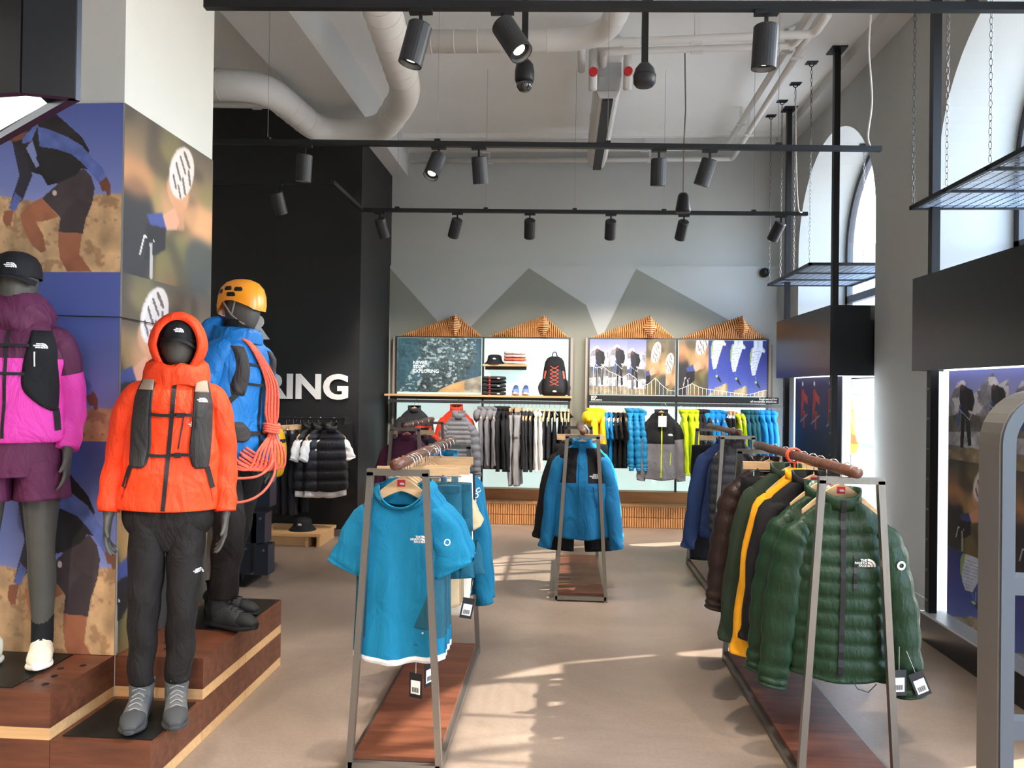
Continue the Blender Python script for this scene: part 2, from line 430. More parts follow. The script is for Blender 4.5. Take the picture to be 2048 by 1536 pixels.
# ------------------------------------------------------------------ ducts, pipes, air unit under the ceiling
def duct(name, label, path, r, parent=None, ribs=True, sub=4, cat='duct'):
    mb = MB(); Q = []; P = [np.array(p, float) for p in path]
    # straight runs with rounded elbows
    pts = [P[0]]
    for i in range(1, len(P) - 1):
        a = P[i - 1] - P[i]; b = P[i + 1] - P[i]; la, lb = np.linalg.norm(a), np.linalg.norm(b); k = min(r * 2.2, la * .45, lb * .45)
        p0 = P[i] + a / la * k; p1 = P[i] + b / lb * k
        for s_ in np.linspace(0, 1, 7): pts.append((1 - s_) ** 2 * p0 + 2 * s_ * (1 - s_) * P[i] + s_ * s_ * p1)
    pts.append(P[-1])
    o = thing(name, label, cat, tuple(P[0])) if parent is None else parent
    base = Vector(P[0]) if parent is None else Vector((0, 0, 0))
    mb.tube([Vector(p) - base for p in pts], r, 20); mb.obj('pipe_run', M_pipe, o, True)
    if ribs:
        rb = MB()
        for a, b in zip(pts, pts[1:]):
            L = np.linalg.norm(b - a); n = int(L / .16)
            for k in range(n):
                c = a + (b - a) * (k + .5) / n; dv = (b - a) / L
                rb.tube([Vector(c - dv * .004) - base, Vector(c + dv * .004) - base], r + .004, 20)
        tag(rb.obj('seam_ring', M_pipe, o, True), kind='stuff')
    return o
zd = 3.93
D = [at(722, -120, Z=zd), at(815, 185, Z=zd), at(765, 262, Z=zd), at(640, 265, Z=zd), at(530, 172, Z=zd), at(330, 166, Z=zd)]
duct('spiral_duct', 'white spiral air duct bending in a loop below the soffit beam', D, .122)
zb = 4.2
duct('spiral_duct', 'thinner white spiral duct branching across the ceiling', [at(795, 84, Z=zb), at(1150, 80, Z=zb), at(1215, 62, Z=zb), at(1240, 10, Z=zb)], .085)
pz = 4.36
def pipes(label, pts, r=.028): 
    o = duct('service_pipe', label, pts, r, ribs=False, cat='pipe')
    for a, b in zip(pts, pts[1:]):
        a, b = Vector(a) - Vector(pts[0]), Vector(b) - Vector(pts[0]); n = int((b - a).length / 1.3)
        for k in range(n):
            cl = MB(); c = a.lerp(b, (k + .5) / n); cl.box((c.x - .012, c.y - .012, c.z), (c.x + .012, c.y + .012, ZC - pts[0][2] - .003)); cl.box((c.x - .045, c.y - .02, c.z - r - .006), (c.x + .045, c.y + .02, c.z - r + .002)); cl.obj('pipe_clip', M_pipe, o)
    return o
pipes('upper white heating pipe running back along the ceiling then along the rear wall', [at(1640, -10, Z=pz), Vector((1.84, 8.66, pz)), Vector((-1.85, 8.66, pz))])
pipes('lower white heating pipe running back along the ceiling then along the rear wall', [at(1668, -10, Z=pz - .09), Vector((1.95, 8.78, pz - .09)), Vector((-1.85, 8.78, pz - .09))])
pz2 = 4.2
pipes('white pipe crossing from the air unit to the wall side, nearer of two', [at(1163, 140, Z=pz2), at(1163, 88, Z=pz2), at(1630, 68, Z=pz2), at(1655, 30, Z=pz2)], .03)
pipes('white pipe crossing from the air unit to the wall side, farther of two', [at(1207, 160, Z=pz2), at(1207, 104, Z=pz2), at(1585, 92, Z=pz2), at(1606, 70, Z=pz2)], .026)
pipes('white pipe behind the black wall side duct', [at(330, 208, Y=7.2), at(700, 214, Y=7.2)], .03)
ac = thing('air_unit', 'long white ceiling air unit with a dark outlet slot', 'air conditioner', (.36, 6.35, 4.02))
MB().prism([(-.07, .03), (.07, .03), (.11, .12), (.11, .3), (-.11, .3), (-.11, .12)], 0, 2.0).obj('casing', M_pipe, ac)
MB().box((-.045, .02, .01), (.045, 2.02, .035)).obj('outlet_slot', mat('slot_dark', '1E1F22', .5), ac)
MB().lathe([(.001, -.02), (.09, 0), (.12, .1), (.11, .22), (.06, .28), (.001, .28)], 20).obj('pressure_vessel', M_pipe, ac, True, (0, -.2, .2))
MB().box((-.09, -.3, .08), (.09, -.02, .2)).obj('valve_block', mat('valve_grey', 'A5A7A8', .4, .5), ac)
for sx in (-.14, .14):
    MB().tube([(sx, -.3, -.02), (sx, -.3, .3)], .035, 12).obj('valve_pipe', M_pipe, ac, True)
    vo = MB().lathe([(.001, 0), (.035, .0), (.035, .03), (.001, .03)], 12).obj('valve_cap', M_red, ac, False, (sx, -.345, .1)); vo.rotation_euler = (R(90), 0, 0)
    for yy in (.6, 1.6): MB().bar((sx * .7, yy, .28), (sx * .7, yy, .49), .012).obj('hanger_rod', M_pipe, ac)
# fire alarm bell and its cable
al = thing('alarm_sounder', 'red fire alarm sounder on the boxed duct above the windows', 'alarm', at(1750, 70, X=2.55))
MB().lathe([(.001, -.05), (.05, -.05), (.062, -.02), (.062, .02), (.045, .03), (.001, .03)], 20).obj('body', M_red, al, True)
MB().lathe([(.001, .03), (.05, .03), (.05, .05), (.001, .05)], 16).obj('base', M_paper, al)

# ------------------------------------------------------------------ lighting tracks and spotlights
ZT = 3.2
def track(label, pts):
    o = thing('light_track', label, 'light track', tuple(pts[0])); b = Vector(pts[0])
    for p, q in zip(pts, pts[1:]): MB().bar(Vector(p) - b, Vector(q) - b, .034, .034).obj('rail', M_blk, o)
    a, e = Vector(pts[0]), Vector(pts[-1]); n = max(2, int((e - a).length / 1.1))
    for k in range(n):
        c = a.lerp(e, (k + .4) / n) - b
        if len(pts) > 2: c = Vector(pts[2]).lerp(Vector(pts[3]), (k + .4) / n) - b
        MB().tube([c, c + Vector((0, 0, ZC - ZT))], .0016, 5).obj('suspension_wire', mat('wire_grey', '8C8C8C', .5, .6), o); MB().box((c.x - .02, c.y - .018, c.z + .01), (c.x + .02, c.y + .018, c.z + .032)).obj('wire_clamp', M_blk, o)
    return o
T1 = (at(410, 10, Z=ZT), at(2048, 15, Z=ZT)); T1 = (T1[0], T1[1] + Vector((.6, .03, 0)))
T2 = (at(400, 283, Z=ZT), at(1762, 298, Z=ZT)); T3 = (at(724, 420, Z=ZT), at(1615, 428, Z=ZT))
track('black light track nearest the poster column, closest to the shop entrance', T1)
track('middle black light track crossing the shop', T2)
T3L = at(664, 364, Z=ZT); T3LL = Vector((-3.2, T3L.y - .02, ZT))
track('rear black light track with a bent end in front of the black wall', [T3[1], T3[0], T3L, T3LL][::-1])
M_lens = mat('lamp_reflector', 'FFF1DD', .2, emit=6)
M_refl = mat('reflector', 'E8E4DC', .15, .9)
ZERO = Vector((0, 0, -1))
def spot_parts():
    body = MB(); body.lathe([(.001, 0), (.046, 0), (.052, -.006), (.052, -.18), (.046, -.18), (.044, -.16), (.001, -.155)], 24)
    stem = MB().box((-.007, -.007, -.01), (.007, .007, .045)); ad = MB().box((-.05, -.016, .0), (.05, .016, .02))
    return body.mesh('lamp_body', M_spot), stem.mesh('stem', M_blk), ad.mesh('track_adapter', M_blk)
SB, SS, SA = spot_parts()
LENS = MB().lathe([(.001, -.158), (.043, -.158), (.043, -.157), (.001, -.157)], 20).mesh('lens', M_lens)
def spotlight(p, d, label, power=0., cone=50, blend=.6, group=None, col=(1, .9, .78)):
    p = Vector(p); d = Vector(d).normalized()
    o = thing('track_spotlight', label, 'spotlight', p, 0, group)
    put(SA, 'track_adapter', o, (0, 0, -.035)); put(SS, 'stem', o, (0, 0, -.075))
    b = put(SB, 'lamp_body', o, (0, 0, -.08)); b.rotation_euler = d.to_track_quat('-Z', 'Y').to_euler()
    l = put(LENS, 'lens', b)
    if power:
        li = bpy.data.lights.new('spot_beam', 'SPOT'); li.energy = power; li.spot_size = R(cone); li.spot_blend = blend; li.shadow_soft_size = .04; li.color = col
        lo = bpy.data.objects.new('spot_beam', li); link(lo, o); lo.location = Vector((0, 0, -.08)) + d * .2; lo.rotation_euler = b.rotation_euler
    return o
def on(T, u):
    a, b = T; f = lambda s_: (lambda q: 1024 + CAM_F * q.x / -q.z)(CAM_R.transposed() @ (a.lerp(b, s_) - Vector((0, 0, CAM_H))))
    lo, hi = 0., 1.
    for _ in range(40):
        m_ = (lo + hi) / 2
        if f(m_) < u: lo = m_
        else: hi = m_
    return a.lerp(b, lo)
SP = [
    (on(T1, 842), (-.26, .0, -1), 'large grey spotlight on the track nearest the entrance, tilted towards the mannequins', 90),
    (on(T1, 1005), (.5, -.28, -.85), 'grey spotlight on the track nearest the entrance, reflector turned towards the windows', 70),
    (on(T1, 1533), (-.03, .1, -1), 'grey spotlight hanging straight down on the track nearest the entrance', 90),
    (on(T2, 610), (-.1, .15, -1), 'grey spotlight on the middle track in front of the black wall', 60),
    (on(T2, 878), (-.25, -.5, -1), 'lit grey spotlight on the middle track aimed back at the entrance', 60),
    (on(T2, 958), (.06, .3, -1), 'grey spotlight on the middle track beside the lit one', 60),
    (on(T2, 1318), (0, .2, -1), 'grey spotlight hanging straight on the middle track near the window side', 60),
    (on(T2, 1420), (-.3, .25, -1), 'grey spotlight tilted sideways on the middle track near the window side', 60),
    (Vector((-2.33, T3L.y - .01, ZT)), (.08, .6, -1), 'dark spotlight on the bent track end in front of the black wall', 70),
    (on(T3, 760), (.18, .6, -1), 'small spotlight on the rear track over the black corner', 50),
    (on(T3, 915), (-.4, .75, -1), 'spotlight on the rear track tilted towards the black wall', 60),
    (on(T3, 1060), (-.05, .9, -1), 'spotlight on the rear track facing the backpack shelf', 60),
    (on(T3, 1222), (0, .9, -1), 'spotlight on the rear track facing the yellow jackets', 60),
    (on(T3, 1368), (-.12, .9, -1), 'spotlight on the rear track below the black pendant speaker', 60),
    (on(T3, 1562), (-.35, .75, -1), 'spotlight on the rear track nearest the window display', 60)]
for p, d, l, w in SP: spotlight(p, d, l, w * (1.25 if p.y > 6.5 else 1), 76 if p.y > 6.5 else 55)
# track lights added as ambient fill, unseen over the entrance side behind the viewpoint
for Y in (.6, -1.6):
    T = (Vector((-4.6, Y, ZT)), Vector((2.2, Y, ZT)))
    track('added black light track over the unseen entrance area, row %s' % ('one' if Y > 0 else 'two'), T)
    for k, x in enumerate((-3.6, -1.9, -.6, .8, 1.7)):
        spotlight((x, Y, ZT), (.15 * (k - 2) * -.5, .55, -1), 'added grey fill spotlight on the entrance area tracks, unseen behind the viewpoint', 75, 80, .8, 'added entrance fill spotlights')

# cameras, speakers hanging from the ceiling
def ceiling_pole(o, z0): MB().box((-.018, -.018, z0), (.018, .018, ZC - o.location.z)).obj('pole', M_blk, o)
dc = thing('dome_camera', 'black dome security camera with clear lens on a ceiling pole', 'camera', at(1049, 150, Y=4.3))
ceiling_pole(dc, .07)
MB().lathe([(.001, .09), (.03, .085), (.05, .06), (.057, .02), (.056, -.03), (.05, -.045), (.001, -.045)], 24).obj('housing', M_blk, dc, True)
MB().lathe([(.048, -.045), (.045, -.07), (.03, -.092), (.001, -.098)], 20).obj('dome', mat('smoked_dome', '2A2A2E', .05, 0, spec=1), dc, True)
ds = thing('dome_speaker', 'black dome speaker on a ceiling pole', 'speaker', at(1289, 152, Y=4.3))
ceiling_pole(ds, .05)
MB().lathe([(.001, .075), (.03, .07), (.054, .04), (.064, -.0), (.064, -.04), (.05, -.058), (.001, -.062)], 24).obj('housing', M_spot, ds, True)
MB().lathe([(.0645, -.004), (.066, -.004), (.066, .002), (.0645, .002)], 24).obj('trim_ring', M_blk, ds)
ps = thing('pendant_speaker', 'black cone pendant speaker hanging on a long cable', 'speaker', at(1366, 425, Y=6.55))
MB().lathe([(.001, .17), (.03, .17), (.045, .15), (.068, .02), (.066, 0), (.001, 0)], 24).obj('housing', M_blk, ps, True)
MB().tube([(0, 0, .17), (.0, 0, .6), (.012, 0, .9), (0, 0, ZC - ps.location.z)], .006, 6).obj('cable', mat('cable_brown', '6E6258', .6), ps)
sd = thing('smoke_detector', 'small round black camera on the rear wall beside the window', 'camera', at(1528, 546, Y=YB - .05))
o = MB().lathe([(.001, 0), (.055, 0), (.055, .04), (.035, .07), (.001, .075)], 20).obj('housing', M_blk, sd, True); o.rotation_euler = (R(90), 0, 0)
# loose white cable along the window side
tag(MB().tube(catmull([at(1742, 30, Y=5.2), at(1738, 100, Y=5.2), at(1744, 200, Y=5.2), at(1736, 270, Y=5.2), at(1741, 294, Y=5.2)], 6), .006, 6).obj('power_cable', M_paper, None, True), 'white power cable hanging down to the end of the middle track', 'cable')
tag(MB().tube(catmull([at(1592, 180, Y=6.9), at(1592, 300, Y=6.9), at(1596, 410, Y=6.9), at(1604, 425, Y=6.95)], 6), .005, 6).obj('power_cable', M_paper, None, True), 'white power cable hanging down to the end of the rear track', 'cable')

# ================================================================== printed photographs (flat prints, colour per grid point)
def vnoise(h, w, cells, seed, octv=4, sx=1., sy=1.):
    r_ = np.random.RandomState(seed); out = np.zeros((h, w)); amp = 1.; tot = 0
    for o in range(octv):
        gy, gx = max(2, int(cells * sy * 2 ** o)) + 1, max(2, int(cells * sx * 2 ** o)) + 1
        g = r_.rand(gy + 1, gx + 1); y = np.linspace(0, gy - 1e-6, h); x = np.linspace(0, gx - 1e-6, w)
        yi, xi = y.astype(int), x.astype(int); fy, fx = (y - yi)[:, None], (x - xi)[None]
        fy = fy * fy * (3 - 2 * fy); fx = fx * fx * (3 - 2 * fx)
        a = g[np.ix_(yi, xi)]; b = g[np.ix_(yi, xi + 1)]; c = g[np.ix_(yi + 1, xi)]; d = g[np.ix_(yi + 1, xi + 1)]
        out += amp * ((a * (1 - fx) + b * fx) * (1 - fy) + (c * (1 - fx) + d * fx) * fy); tot += amp; amp *= .55
    return out / tot
def blur(m, k):
    for _ in range(k):
        p = np.pad(m, 1, mode='edge'); m = (p[:-2, 1:-1] + p[2:, 1:-1] + p[1:-1, :-2] + p[1:-1, 2:] + 2 * p[1:-1, 1:-1]) / 6
    return m
class Ras:
    """small painter: x right, y down in the units given by the extent"""
    def __init__(s, w, h, ext=(0, 0, 1, 1)):
        s.w, s.h = w, h; x0, y0, x1, y1 = ext; s.ext = ext
        s.X, s.Y = np.meshgrid(np.linspace(x0, x1, w), np.linspace(y0, y1, h)); s.a = np.zeros((h, w, 3))
    def grad(s, stops):
        t = (s.Y - s.ext[1]) / (s.ext[3] - s.ext[1])
        for c in range(3): s.a[..., c] = np.interp(t, [q[0] for q in stops], [q[1][c] / 255 for q in stops])
    def mask(s, pts):
        m = np.zeros(s.X.shape, bool); n = len(pts)
        for i in range(n):
            x0, y0 = pts[i]; x1, y1 = pts[(i + 1) % n]
            if y0 == y1: continue
            m ^= ((y0 > s.Y) != (y1 > s.Y)) & (s.X < (x1 - x0) * (s.Y - y0) / (y1 - y0) + x0)
        return m.astype(float)
    def put(s, m, c, al=1., soft=0, nz=None):
        if soft: m = blur(m, soft)
        m = (m * al)[..., None]; c = np.array(c) / 255.
        if nz is not None: c = c * nz[..., None]
        s.a = s.a * (1 - m) + c * m
    def poly(s, pts, c, al=1., soft=0, nz=None): s.put(s.mask(pts), c, al, soft, nz)
    def ell(s, x, y, rx, ry, c, al=1., soft=0, rot=0., nz=None):
        dx, dy = s.X - x, s.Y - y; ca, sa = math.cos(rot), math.sin(rot)
        s.put((((dx * ca + dy * sa) / rx) ** 2 + ((-dx * sa + dy * ca) / ry) ** 2 < 1).astype(float), c, al, soft, nz)
    def line(s, pts, wd, c, al=1.):
        m = np.zeros(s.X.shape)
        for (x0, y0), (x1, y1) in zip(pts, pts[1:]):
            L = (x1 - x0) ** 2 + (y1 - y0) ** 2 + 1e-12; t_ = np.clip(((s.X - x0) * (x1 - x0) + (s.Y - y0) * (y1 - y0)) / L, 0, 1)
            m = np.maximum(m, (np.hypot(s.X - x0 - t_ * (x1 - x0), s.Y - y0 - t_ * (y1 - y0)) < wd / 2))
        s.put(m.astype(float), c, al)
    def n(s, cells, seed, lo=.6, hi=1.3, **k): return lo + (hi - lo) * vnoise(s.h, s.w, cells, seed, **k)
def img_hiker():
    r = Ras(190, 196, (-330, 90, 925, 1385))
    r.grad([(0, (84, 98, 164)), (.5, (124, 134, 192)), (.62, (150, 154, 204)), (1, (150, 154, 204))])
    m = (r.Y > 830 - 40 * vnoise(r.h, r.w, 4, 3) + 30 * np.sin(r.X / 190)).astype(float)
    r.put(m, (206, 166, 122), 1, 1, r.n(9, 5, .7, 1.2))
    r.put(m * (vnoise(r.h, r.w, 14, 8, sy=1.6) > .62), (140, 102, 72), .55, 1)
    blk = (38, 33, 36); blu = (92, 108, 172); skin = (158, 98, 70)
    r.poly([(120, 120), (230, 105), (340, 130), (460, 230), (600, 350), (660, 450), (650, 600), (560, 580), (420, 700), (330, 720), (280, 640), (150, 600), (60, 430), (30, 380), (180, 260), (150, 180)], blk, nz=r.n(12, 2, .6, 1.5))
    r.poly([(40, 380), (130, 450), (205, 640), (130, 830), (40, 905), (28, 860), (100, 640), (60, 480)], (46, 42, 56))
    r.poly([(70, 770), (122, 820), (70, 915), (18, 895)], blu, nz=r.n(14, 4, .7, 1.25)); r.poly([(-20, 915), (62, 905), (35, 1030), (0, 1035), (-30, 990)], (150, 92, 68))
    r.poly([(150, 430), (200, 370), (265, 560), (235, 585)], (128, 140, 190)); r.poly([(120, 340), (185, 290), (225, 195), (245, 250), (190, 380), (120, 395)], blu, nz=r.n(14, 6, .8, 1.3))
    r.poly([(240, 265), (330, 285), (480, 345), (600, 415), (690, 515), (765, 580), (802, 650), (742, 702), (690, 640), (600, 545), (520, 480), (400, 440), (260, 420)], blu, nz=r.n(10, 7, .72, 1.3))
    r.poly([(742, 702), (800, 652), (838, 720), (832, 790), (810, 806), (796, 760), (770, 770)], (120, 76, 56))
    r.ell(50, 285, 105, 92, (110, 66, 50)); r.ell(75, 300, 60, 70, (128, 78, 58)); r.poly([(-60, 190), (60, 110), (170, 130), (190, 250), (110, 170), (0, 240)], (32, 28, 32)); r.line([(-30, 250), (105, 180)], 16, (222, 216, 210)); r.ell(-10, 265, 40, 30, (28, 22, 24))
    r.poly([(110, 940), (180, 868), (290, 812), (420, 960), (330, 990), (240, 1000), (300, 1100), (326, 1220), (290, 1240), (210, 1180), (130, 1030)], skin, nz=r.n(5, 9, .7, 1.2))
    r.poly([(425, 1060), (618, 1070), (592, 1250), (700, 1385), (500, 1385), (440, 1280), (420, 1150)], skin, nz=r.n(5, 10, .8, 1.2))
    r.poly([(288, 815), (430, 690), (620, 590), (680, 650), (708, 740), (690, 860), (640, 980), (620, 1088), (425, 1078), (436, 968), (400, 930)], (74, 62, 64), nz=r.n(7, 11, .75, 1.25))
    r.poly([(440, 965), (560, 820), (690, 860), (640, 980), (620, 1088), (425, 1078)], (58, 48, 52), .6)
    r.ell(388, 776, 18, 20, (214, 196, 190)); r.poly([(230, 500), (280, 450), (600, 590), (560, 640), (420, 700), (300, 640)], (40, 36, 40))
    return r.a
def img_biker():
    r = Ras(130, 130)
    r.grad([(0, (84, 76, 66)), (.3, (140, 112, 84)), (.55, (196, 146, 104)), (.75, (92, 84, 60)), (1, (120, 94, 62))])
    nz = vnoise(130, 130, 3, 21, 3); r.put((nz > .5).astype(float), (120, 116, 66), .5, 40); r.put((vnoise(130, 130, 3, 25, 2) > .55).astype(float), (58, 52, 46), .6, 40)
    r.ell(.12, .72, .2, .32, (42, 42, 46), .95, 30); r.ell(.85, .82, .2, .22, (70, 72, 70), .9, 40); r.ell(.9, .5, .3, .12, (220, 160, 112), .7, 40); r.ell(.1, .4, .2, .12, (190, 130, 88), .6, 40)
    r.ell(.56, .36, .13, .12, (200, 148, 112), .9, 4); r.poly([(.5, .42), (.62, .42), (.64, .6), (.56, .62)], (196, 140, 104), .8, 3)
    r.ell(.6, .22, .13, .2, (206, 196, 190), 1, 1, .5)
    for q0, q1, wd in (((.63, .08), (.685, .15), .03), ((.58, .12), (.64, .21), .022), ((.68, .19), (.70, .27), .026), ((.53, .18), (.58, .27), .024), ((.61, .26), (.64, .35), .026), ((.5, .27), (.53, .34), .022), ((.56, .32), (.585, .39), .02)): r.line([q0, q1], wd, (92, 82, 78), .9)
    r.line([(.5, .36), (.47, .3), (.5, .2), (.56, .1)], .014, (232, 226, 222))
    r.poly([(.38, .57), (.52, .48), (.58, .56), (.55, .62), (.43, .65)], (206, 150, 122), 1, 1); r.poly([(.22, .6), (.38, .55), (.44, .66), (.3, .72)], (62, 74, 134), 1, 1); r.poly([(.22, .66), (.42, .64), (.42, .78), (.2, .9)], (34, 32, 36), 1, 1)
    r.line([(.27, .76), (.275, .98)], .03, (168, 164, 160)); r.line([(.16, .86), (.2, .74), (.3, .75)], .012, (210, 206, 200)); r.ell(.26, .74, .03, .03, (30, 28, 30))
    return r.a
def img_climber():
    r = Ras(120, 130); r.grad([(0, (112, 118, 190)), (.3, (168, 168, 214)), (.45, (150, 150, 160)), (1, (96, 92, 88))])
    def mtn(pts, c, seed): r.poly(pts, c, 1, 0, r.n(8, seed, .55, 1.35))
    mtn([(0, .36), (.1, .22), (.18, .12), (.25, .26), (.4, .3), (.55, .2), (.66, .1), (.76, .04), (.86, .16), (1, .1), (1, .6), (0, .6)], (150, 148, 158), 31)
    r.put(((vnoise(130, 120, 7, 33) > .52) & (r.Y > .08) & (r.Y < .5) & (r.a[..., 2] < .72)).astype(float), (228, 226, 232), .8)
    mtn([(0, .52), (.3, .46), (.6, .5), (1, .44), (1, 1), (0, 1)], (112, 108, 104), 34); mtn([(0, .7), (.5, .66), (1, .72), (1, .86), (0, .84)], (182, 182, 188), 35)
    mtn([(0, .9), (.4, .84), (1, .88), (1, 1), (0, 1)], (140, 124, 98), 36)
    for x, s_ in ((.28, 1.), (.8, .85)):
        f = lambda P: [(x + a * s_, .12 + b * s_) for a, b in P]
        r.poly(f([(-.07, .07), (.03, .05), (.1, .12), (.1, .3), (.06, .36), (-.04, .36), (-.08, .2)]), (40, 38, 46)); r.poly(f([(.05, .07), (.15, .1), (.19, .22), (.15, .33), (.08, .32)]), (24, 24, 28)); r.poly(f([(-.04, .34), (.03, .34), (.01, .54), (.0, .74), (-.06, .74), (-.05, .54)]), (28, 28, 34)); r.poly(f([(.02, .34), (.09, .33), (.12, .52), (.14, .7), (.08, .71), (.05, .54)]), (34, 34, 40)); r.ell(x - .03 * s_, .15, .055 * s_, .04 * s_, (222, 220, 224)); r.ell(x - .03 * s_, .19, .038 * s_, .035 * s_, (92, 62, 52))
        r.poly(f([(-.08, .26), (-.04, .26), (-.08, .5), (-.12, .5)]), (50, 84, 150)); r.line(f([(-.1, .3), (.1, .42), (.24, .2)]), .008, (200, 200, 206))
    return r.a
def img_para():
    r = Ras(110, 150); r.grad([(0, (44, 52, 122)), (.6, (62, 76, 156)), (1, (98, 112, 178))])
    r.poly([(.3, .02), (.44, -.02), (.74, .0), (.84, .05), (.8, .1), (.72, .08), (.56, .3), (.46, .5), (.34, .52), (.28, .42), (.24, .2)], (196, 206, 226), 1, 0, r.n(10, 41, .85, 1.15))
    for k in range(9): y = .07 + k * .05; r.line([(.27 + .005 * k, y + .02), (.64 - .03 * k, y)], .008, (110, 128, 176), .8)
    r.poly([(.28, .02), (.34, .0), (.27, .3), (.3, .45), (.24, .3), (.24, .12)], (136, 164, 96)); r.line([(.74, .02), (.8, .05)], .02, (176, 196, 90))
    r.line([(.44, .5), (.5, .62)], .006, (160, 176, 210)); r.line([(.52, .4), (.51, .62)], .006, (160, 176, 210))
    r.poly([(.44, .62), (.54, .62), (.6, .68), (.68, .75), (.64, .76), (.52, .7)], (34, 40, 52)); r.ell(.48, .64, .04, .02, (170, 200, 120))
    r.poly([(.1, 1), (.3, .93), (.42, .85), (.7, .8), (.86, .76), (1, .84), (1, 1)], (176, 160, 128), 1, 0, r.n(9, 43, .5, 1.3))
    return r.a
def img_rock():
    w, h = 190, 130; r = Ras(w, h); base = vnoise(h, w, 6, 51, 6); r.grad([(0, (92, 124, 132)), (1, (66, 86, 94))])
    d = blur(vnoise(h, w, 13, 53, 5), 1); sh = np.roll(d, 2, 0) - np.roll(d, -2, 1) * .9 + (d - np.roll(d, 3, 1))
    k = np.clip(.62 + base * .7 + sh * 2.6, .25, 2.1); r.a *= (k * .62)[..., None]
    r.put((r.X > .8 + .1 * np.sin(r.Y * 5) + .08 * base).astype(float) * (r.Y < .75), (48, 84, 106), .65, 4); r.put(((r.X < .22 + .1 * base)).astype(float), (52, 96, 110), .55, 8)
    r.put(((vnoise(h, w, 26, 57, 3) > .62) & (np.abs(r.X - .5 + .35 * (r.Y - .5)) < .3)).astype(float), (176, 194, 198), .7)
    q = (r.Y > 1.02 - .33 * np.clip((r.X - .48) / .52, 0, 1) ** .6).astype(float) * (r.X > .48); r.put(q, (150, 148, 136), 1, 1, r.n(9, 59, .5, 1.4)); r.put(q * (vnoise(h, w, 6, 60) > .55) * (r.X < .8), (186, 142, 82), .7, 1)
    return r.a
def img_night():
    r = Ras(90, 150); r.grad([(0, (52, 44, 92)), (.25, (34, 38, 104)), (.5, (22, 26, 64)), (.62, (14, 16, 22)), (1, (20, 22, 24))])
    r.put((vnoise(150, 90, 5, 61) > .55) * (r.Y > .45), (8, 10, 16), .8, 2); r.put((vnoise(150, 90, 6, 62, sx=.6) > .6) * (r.Y > .62), (62, 78, 36), .7, 3)
    for x, k in ((.2, 0), (.47, 1), (.8, 2)):
        r.poly([(x - .05, .08), (x + .02, .08), (x + .02, .16), (x - .06, .3)], (182, 52, 56)); r.poly([(x, .09), (x + .1, .13), (x + .1, .18), (x, .14)], (206, 70, 64)); r.poly([(x - .01, .22), (x + .04, .22), (x + .03, .33), (x, .33)], (190, 56, 56)); r.ell(x - .02, .04, .02, .015, (220, 216, 210)); r.line([(x - .08, .3), (x + .1, .24)], .006, (200, 200, 210))
    for x, y, c in ((.08, .64, (172, 148, 108)), (.2, .75, (150, 140, 178)), (.4, .66, (188, 192, 200)), (.42, .76, (176, 160, 190)), (.72, .66, (170, 160, 170)), (.8, .72, (176, 168, 196)), (.92, .82, (172, 148, 184)), (.66, .85, (110, 104, 108)), (.98, .8, (150, 124, 40))): r.ell(x, y, .035, .075, c, .85, 1, .2)
    return r.a
IMG = dict(hiker=img_hiker(), biker=img_biker(), climber=img_climber(), para=img_para(), rock=img_rock(), night=img_night())
def crop(a, x0, y0, x1, y1, w, h):
    H, W_ = a.shape[:2]; xs = np.clip((x0 + (x1 - x0) * np.linspace(0, 1, w)) * (W_ - 1), 0, W_ - 1).astype(int); ys = np.clip((y0 + (y1 - y0) * np.linspace(0, 1, h)) * (H - 1), 0, H - 1).astype(int)
    return a[np.ix_(ys, xs)]
M_print = mat('photo_print', 'FFFFFF', .55, attr=True)
M_backlit = mat('backlit_print', 'FFFFFF', .4, attr=True, emit=.12)
def srgb2lin(a): return np.where(a <= .04045, a / 12.92, ((np.clip(a, 0, 1.5) + .055) / 1.055) ** 2.4)
def poster(name, a, w, h, loc, rz, m, parent=None, label=None, cat='poster', group=None, thick=.008, gain=1.):
    """print in local x,z facing -Y, origin at lower left; a slab with the picture on its front"""
    H, W_ = a.shape[:2]; xs = np.linspace(0, w, W_); zs = np.linspace(h, 0, H)
    V = [(x, 0, z) for z in zs for x in xs]; F = [(i * W_ + j, (i + 1) * W_ + j, (i + 1) * W_ + j + 1, i * W_ + j + 1) for i in range(H - 1) for j in range(W_ - 1)]
    n = len(V); V += [(0, .0004, 0), (w, .0004, 0), (w, thick, 0), (0, thick, 0), (0, .0004, h), (w, .0004, h), (w, thick, h), (0, thick, h)]
    F += [tuple(n + i for i in q) for q in [(0, 3, 2, 1), (4, 5, 6, 7), (1, 2, 6, 5), (2, 3, 7, 6), (3, 0, 4, 7)]]
    me = bpy.data.meshes.new(name); me.from_pydata(V, [], F); me.materials.append(m)
    ca = me.color_attributes.new('Col', 'FLOAT_COLOR', 'POINT'); cols = np.ones((len(V), 4)); cols[:n, :3] = srgb2lin(a.reshape(-1, 3)) * gain; cols[n:, :3] = .3
    ca.data.foreach_set('color', cols.ravel()); me.update()
    o = put(me, name, parent, loc, (0, 0, rz))
    if label: tag(o, label, cat, group)
    return o
